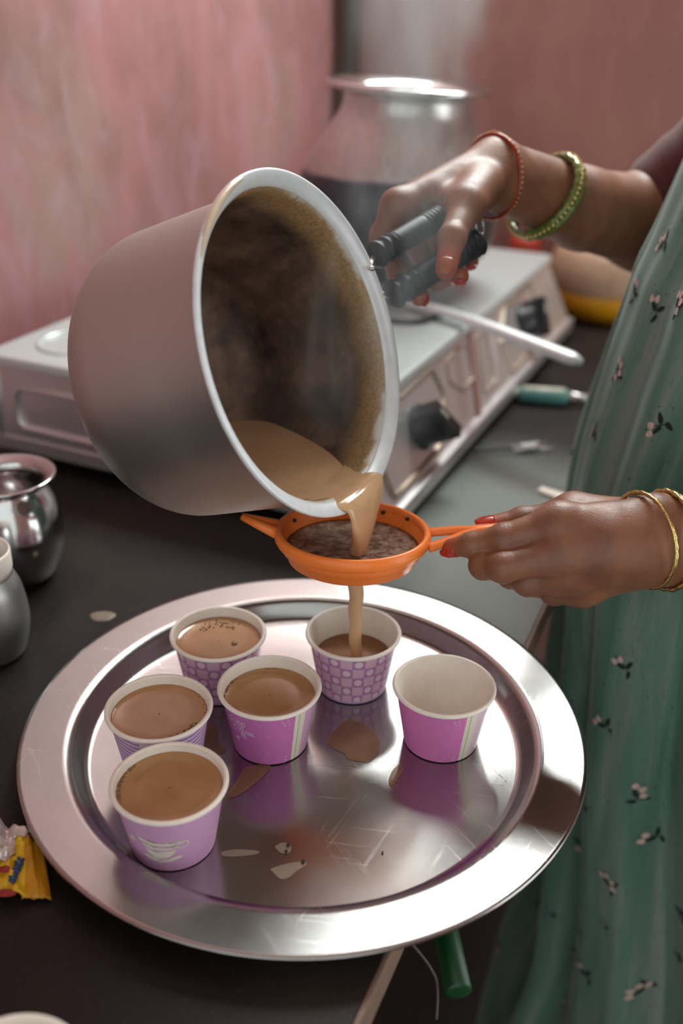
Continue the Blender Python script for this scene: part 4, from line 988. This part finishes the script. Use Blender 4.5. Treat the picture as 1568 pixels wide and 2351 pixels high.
for nm, i in (('henna', 2), ('knuckle', 3), ('along', 4)):
    at = bm_.attributes.new(nm, 'FLOAT', 'POINT'); at.data.foreach_set('value', np.concatenate([A1[i], A2[i], np.zeros(len(TV))]).astype(np.float32))
link('body', bm_, person)
def nail(tip, prev, dors, r, w, lgt, back=0.001):
    t = (tip - prev) / np.linalg.norm(tip - prev); d = np.asarray(dors, float); d = d - t * (d @ t); d /= np.linalg.norm(d); s = np.cross(t, d); V = []; nu, nv = 8, 8
    for lay in (0.0007, -0.0012):
        for i in range(nv + 1):
            for j in range(nu + 1):
                v = i / nv * 2 - 1; u = j / nu * 2 - 1
                ww = w * (1 - 0.28 * max(0, v) ** 2 - 0.18 * max(0, -v) ** 2); a = u * ww / r
                V.append(tip + t * (v * lgt + r * 0.35 - back) + (d * math.cos(a) + s * math.sin(a)) * r * (1.0 - 0.18 * max(0, v + 0.2) ** 2) + d * lay)
    n = (nu + 1) * (nv + 1); q = lambda i, j: i * (nu + 1) + j
    Fc = [(q(i, j), q(i, j + 1), q(i + 1, j + 1), q(i + 1, j)) for i in range(nv) for j in range(nu)]; Fc += [tuple(k + n for k in f[::-1]) for f in Fc]
    ring = [q(0, j) for j in range(nu + 1)] + [q(i, nu) for i in range(1, nv + 1)] + [q(nv, j) for j in range(nu - 1, -1, -1)] + [q(i, 0) for i in range(nv - 1, 0, -1)]
    Fc += [(b, a, a + n, b + n) for a, b in zip(ring, ring[1:] + ring[:1])]
    return np.array(V), Fc
def addnail(fs, k, dors, w, lgt, sc=1.0, m='nail', lab='henna-red fingernail'): part('fingernail', nail(fs[k][0][3], fs[k][0][2], dors, fs[k][1][3] * sc, w, lgt), M[m], person, lab)
addnail(R_f, 'thumb', -AF - AR * 0.15, 0.0062, 0.0070, 1.0, 'nail_brown', 'henna-brown thumbnail'); addnail(R_f, 'index', -AU * 0.5 - AF * 0.2 + AR * 0.6, 0.0058, 0.0058); addnail(R_f, 'middle', -AU * 0.9 - AF * 0.5, 0.0056, 0.0058); addnail(R_f, 'ring', -AU - AF * 0.4, 0.0054, 0.0056)
addnail(L_f, 'index', -AF * 0.75 - AU * 0.65, 0.0050, 0.0060); addnail(L_f, 'thumb', AU * 0.85 - AF * 0.55, 0.0060, 0.0070)
for s in (-1, 1): part('eye', ball(HD + FW * 0.080 + D * 0.032 * s + Z * 0.002, 0.012, 16, 10), M['paper'], person)
part('hair', join(ball(HD - FW * 0.016 + Z * 0.022, 1.0, 28, 16, (0.094, 0.088, 0.102)), ball(HD - FW * 0.108 - Z * 0.02, 0.042, 18, 12)), M['hair'], person)

# bangles
def bang(c, right, updir, away, R, r, mat, label, beads=None, wobf=None):
    n = right; v, f = torus(c, n, R, r, 72, 8, wobf); o = part('bangle', (v, f), mat, person, label)
    if beads:
        S = []; x, y, _ = frame(n)
        for i in range(54):
            a = 2 * PI * i / 54; S.append(ball(np.asarray(c) + (x * math.cos(a) + y * math.sin(a)) * (R + r * 0.95) + _ * r * beads * 0.3, r * 0.55, 6, 4))
        b = part('gold_beads', join(*S), M['gold'], o); b['kind'] = 'stuff'
    return o
def cdir_(rx, dy, tow): v = AR * rx - AU * dy - AF * tow; return v / np.linalg.norm(v)
bang(U(1128, 406, 0.872), cdir_(0.80, -0.22, -0.55), 0, 0, 0.0350, 0.0018, M['red_glass'], 'thin red glass bangle with gold beads on the far wrist', beads=0.9)
nb = cdir_(0.80, 0.36, -0.62); cb_ = U(1258, 456, 0.912)
for k, (dd, lab) in enumerate(((0.0, 'green glass bangle nearest the elbow'), (-0.0066, 'green and gold glass bangle on the far forearm'))):
    bang(cb_ + nb * dd, nb, 0, 0, 0.0385, 0.0034, M['green_glass'], lab, beads=0.9 if k else None, wobf=lambda i: 1 + 0.18 * math.sin(i * 2.1))
bang(U(1478, 1240, 0.694), cdir_(0.93, -0.18, -0.33), 0, 0, 0.0338, 0.0015, M['gold'], 'thin gold bangle on the near wrist, closest to the hand', wobf=lambda i: 1 + 0.25 * math.sin(i * 2.6))
bang(U(1528, 1240, 0.697), cdir_(0.95, -0.06, -0.30), 0, 0, 0.0345, 0.0018, M['gold'], 'gold and green bangle on the near wrist at the right edge', beads=None, wobf=lambda i: 1 + 0.3 * math.sin(i * 1.9))
bang(U(1535, 1240, 0.698), cdir_(0.95, -0.06, -0.30), 0, 0, 0.0342, 0.0016, M['green_glass'], 'thin green glass bangle on the near wrist', wobf=lambda i: 1 + 0.25 * math.sin(i * 2.3))

# dress: rings fitted so that the front of the cloth hangs where the photograph shows it
contour = np.array([(1700, 60), (1568, 365), (1500, 520), (1430, 680), (1370, 850), (1320, 990), (1298, 1110), (1268, 1390), (1250, 1500), (1232, 1750), (1205, 2000), (1152, 2105), (1128, 2200), (1090, 2351), (1020, 2650), (960, 3000)], float)
def pj(P):
    d = P - CAM; z = d @ AF; return W / 2 + F * (d @ AR) / z, H / 2 - F * (d @ AU) / z
ZS = np.linspace(-0.80, 0.44, 90); NP_ = 240; phi = np.linspace(-PI, PI, NP_, endpoint=False)
def ringoff(z):
    A = 0.0065 + 0.018 * min(1, max(0, (0.25 - z) / 0.6)); s = phi - 0.25 * z
    return A * (0.55 * np.sin(11 * s + 0.8) + 0.35 * np.sin(7 * s + 2.2 + 1.5 * z) + 0.30 * np.sin(19 * s + 4 * z + 0.5)) - 0.010 * np.exp(-((s + 0.10) / 0.07) ** 2) * (1 if z < 0.2 else 0.6)
def radii(z):
    if z > 0.28: return 0.155 - 0.22 * (z - 0.28), 0.185 - 0.25 * (z - 0.28)
    if z > -0.1: return 0.155, 0.185 + 0.01 * (0.28 - z)
    return 0.155 + 0.10 * (-0.1 - z), 0.19 + 0.14 * (-0.1 - z)
cenx = []
def ring(z, cx):
    a, b = radii(z); o = ringoff(z)
    return np.array([cx, BC[1], z]) + ((a + o) * np.cos(phi))[:, None] * E + ((b + o) * np.sin(phi))[:, None] * D
for z in ZS:
    lo, hi = 0.1, 0.9
    for _ in range(26):
        m = (lo + hi) / 2; px, py = pj(ring(z, m)); g = (px - np.interp(py, contour[:, 1], contour[:, 0])).min()
        if g < 0: lo = m
        else: hi = m
    cenx.append(lo)
cenx = np.array(cenx); cenx = np.convolve(np.pad(cenx, 3, mode='edge'), np.ones(7) / 7, 'valid')
cx = lambda z: float(np.interp(z, ZS, cenx))
DV = np.concatenate([ring(z, c) for z, c in zip(ZS, cenx)] + [ring(0.44, cenx[-1]) * np.array([0.8, 0.85, 1]) + np.array([cenx[-1] * 0.2, BC[1] * 0.15, 0.045]), ring(0.44, cenx[-1]) * np.array([0.5, 0.5, 1]) + np.array([cenx[-1] * 0.5, BC[1] * 0.5, 0.075])])
NR = len(ZS) + 2
DF = [(i * NP_ + j, i * NP_ + (j + 1) % NP_, (i + 1) * NP_ + (j + 1) % NP_, (i + 1) * NP_ + j) for i in range(NR - 1) for j in range(NP_)]
dress = part('dress', (DV, DF), M['dress'], person, 'loose green cotton dress printed with small sprigs')
ul = dress.data.uv_layers.new(name='UVMap')
for p in dress.data.polygons:
    for li, vi in zip(p.loop_indices, p.vertices):
        i, j = divmod(vi, NP_); u = j / NP_
        if i * 0 == 0 and j == 0 and any((v % NP_) == NP_ - 1 for v in p.vertices): u = 1.0
        ul.data[li].uv = (u * 1.1, i / NR * 1.24)
def dpt(ph, z, off=0.0006):
    o = np.interp(ph, phi, ringoff(z)); a, b = radii(z)
    P = np.array([cx(z), BC[1], z]) + (a + o) * math.cos(ph) * E + (b + o) * math.sin(ph) * D
    n = math.cos(ph) / a * E + math.sin(ph) / b * D; n /= np.linalg.norm(n)
    return P + n * off
def petal(ph0, z0, cx_, cy_, lx, ly, ang, dark, k=10, off=0.0007):
    V = []; b = 0.185; off = off if dark else 0.0011
    for i in range(k + 1):
        a = 2 * PI * i / k
        lx, ly = (lx * 0.85, ly * 0.85) if i == 0 else (lx, ly)
        x, y = (0, 0) if i == 0 else (lx * math.cos(a), ly * math.sin(a) * (1 - 0.35 * math.cos(a)))
        X = 1.3 * (cx_ + x * math.cos(ang) - y * math.sin(ang)); Y = 1.3 * (cy_ + x * math.sin(ang) + y * math.cos(ang))
        V.append(dpt(ph0 + X / b, z0 + Y, off))
    return np.array(V), [(0, i, i % k + 1) for i in range(1, k + 1)]
dk_, pk_ = [], []; cent = []; tries = 0
while len(cent) < 260 and tries < 9000:
    tries += 1; p_ = rnd.uniform(-3.1, 3.1); z_ = rnd.uniform(-0.62, 0.40)
    if all(((p_ - a) * 0.19) ** 2 + (z_ - b) ** 2 > 0.036 ** 2 for a, b in cent): cent.append((p_, z_))
for p_, z_ in cent:
    R0 = rnd.uniform(0, 2 * PI); kd = rnd.random(); c_, s_ = math.cos(R0), math.sin(R0)
    rot = lambda x, y: (x * c_ - y * s_, x * s_ + y * c_)
    if kd < 0.72:
        for x, y, l, w, a in ((-0.003, 0.003, 0.0048, 0.0019, 2.4), (0.0045, 0.001, 0.0045, 0.0018, 0.4), (-0.001, -0.005, 0.0042, 0.0018, -1.2)):
            X, Y = rot(x, y); dk_.append(petal(p_, z_, X, Y, l, w, a + R0, True))
        X, Y = rot(0.001, 0.001); dk_.append(petal(p_, z_, X, Y, 0.007, 0.0004, R0 + 1.0, True))
        for q in range(rnd.choice((2, 3, 4))):
            a = R0 + 0.7 + q * 0.9; X, Y = 0.0062 * math.cos(a) + 0.004 * c_, 0.0062 * math.sin(a) + 0.004 * s_
            pk_.append(petal(p_, z_, X, Y, 0.0030, 0.0026, a, False))
        for q in range(5):
            a = R0 + q * 0.8; X, Y = 0.0115 * math.cos(a), 0.0115 * math.sin(a); dk_.append(petal(p_, z_, X, Y, 0.0006, 0.0006, 0, True, 6))
    elif kd < 0.88:
        dk_.append(petal(p_, z_, 0, 0, 0.0024, 0.0024, 0, True))
        for q in range(8):
            a = q * PI / 4; dk_.append(petal(p_, z_, 0.0055 * math.cos(a), 0.0055 * math.sin(a), 0.0009, 0.0009, 0, True, 6))
    else:
        for q in range(4):
            X, Y = rot(-0.004 + 0.0022 * q, 0.001 * (q % 2)); dk_.append(petal(p_, z_, X, Y, 0.0045, 0.0005, R0 + 1.3, True))
fp = part('floral_print', join(*dk_), M['print_dark'], dress, 'dark leaf and dot sprigs'); fp['kind'] = 'stuff'
fp = part('floral_print', join(*pk_), M['print_pink'], dress, 'small pale pink petals'); fp['kind'] = 'stuff'
# sleeves of the maroon blouse
def sleeve(el, sh, r0, r1, t0):
    n = 26; d = sh - el; S = []
    for i in range(n + 1):
        t = i / n; S.append((r0 + (r1 - r0) * t + 0.0016 * math.sin(23 * t) + 0.001 * math.sin(51 * t), t * (1.0 - t0) + t0))
    ln = np.linalg.norm(d); hT_ = S[-1][1] * ln; rT = S[-1][0]
    cap = [(rT * math.cos(a), hT_ + rT * 0.75 * math.sin(a)) for a in np.linspace(0, PI / 2, 9)[1:]]
    return lathe([(r - 0.003, h * ln) for r, h in S[::-1]] + [(r, h * ln) for r, h in S] + cap, el, d, 64)
part('sleeve', sleeve(RE, RS, 0.054, 0.075, 0.06), M['sleeve'], person, 'maroon sleeve ending at the far elbow')
part('sleeve', sleeve(LE, LS, 0.052, 0.072, 0.25), M['sleeve'], person)

# ------------------------------------------------------------------ steam
def steam(name, label, axis, dens, nscale, seed):
    # axis: list of (x, y, z, r); a closed tube whose volume thins towards its surface
    A = smoothpath(np.array(axis), 20); V, Fc = tube(A[:, :3], A[:, 3], 24)
    t = NT(name + '_vapour'); t.t.nodes.remove(t.b); v = t.coord(); x, y, z = t.sep(v)
    vol = t.n('VolumePrincipled'); t.t.links.new(vol.outputs[0], t.out.inputs['Volume'])
    zc = A[:, 2]; nd = t.n('MapRange'); t.put(nd.inputs[0], z); nd.inputs[1].default_value = float(zc.min()); nd.inputs[2].default_value = float(zc.max())
    def crv(vals):
        f = t.n('FloatCurve'); t.t.links.new(nd.outputs[0], f.inputs[1]); c = f.mapping.curves[0]
        o_ = np.argsort(zc); u = (zc[o_] - zc.min()) / (zc.max() - zc.min()); w = np.asarray(vals)[o_]
        c.points[0].location = (0, float(w[0])); c.points[1].location = (1, float(w[-1]))
        for i in (3, 6, 9, 12, 15): c.points.new(float(u[i]), float(w[i]))
        f.mapping.update(); return f.outputs[0]
    o0 = np.array([A[:, 0].min() - 0.3, A[:, 1].min() - 0.3])
    ox = t.math('SUBTRACT', x, t.math('ADD', crv(A[:, 0] - o0[0]), float(o0[0]))); oy = t.math('SUBTRACT', y, t.math('ADD', crv(A[:, 1] - o0[1]), float(o0[1])))
    rr = t.math('SQRT', t.math('ADD', t.math('MULTIPLY', ox, ox), t.math('MULTIPLY', oy, oy)))
    fall = t.math('SUBTRACT', 1.0, t.smooth(t.math('DIVIDE', rr, crv(A[:, 3])), 0.25, 0.98))
    nz = t.noise(t.mapping(v, (nscale, nscale, nscale * 0.28), loc=(seed, 0, 0)), 1.0, 3, 0.55, 0.9)
    ends = t.math('MULTIPLY', t.smooth(nd.outputs[0], 0.0, 0.10), t.math('SUBTRACT', 1.0, t.smooth(nd.outputs[0], 0.90, 1.0)))
    d = t.math('MULTIPLY', t.math('MULTIPLY', fall, ends), t.math('MULTIPLY', t.smooth(nz, 0.40, 0.72), dens))
    t.put(vol.inputs['Density'], d); vol.inputs['Color'].default_value = (0.95, 0.95, 0.96, 1); vol.inputs['Anisotropy'].default_value = 0.25
    o = solo(name, (V, Fc), t.m, label, 'steam', None, 'stuff', loc=np.zeros(3)); return o
steam('steam', 'thin steam rising from the tipped saucepan past the far hand', [(0.005, 0.66, 0.20, 0.075), (0.020, 0.69, 0.27, 0.085), (0.035, 0.74, 0.34, 0.075), (0.045, 0.82, 0.42, 0.070), (0.060, 0.92, 0.52, 0.080), (0.08, 1.0, 0.64, 0.10)], 10.0, 26, 0.0)
steam('steam', 'pale steam rising from the mouth of the cooking pot', [(0.060, 1.40, 0.345, 0.070), (0.090, 1.40, 0.42, 0.075), (0.110, 1.40, 0.52, 0.090), (0.13, 1.40, 0.70, 0.13)], 8.0, 15, 3.0)
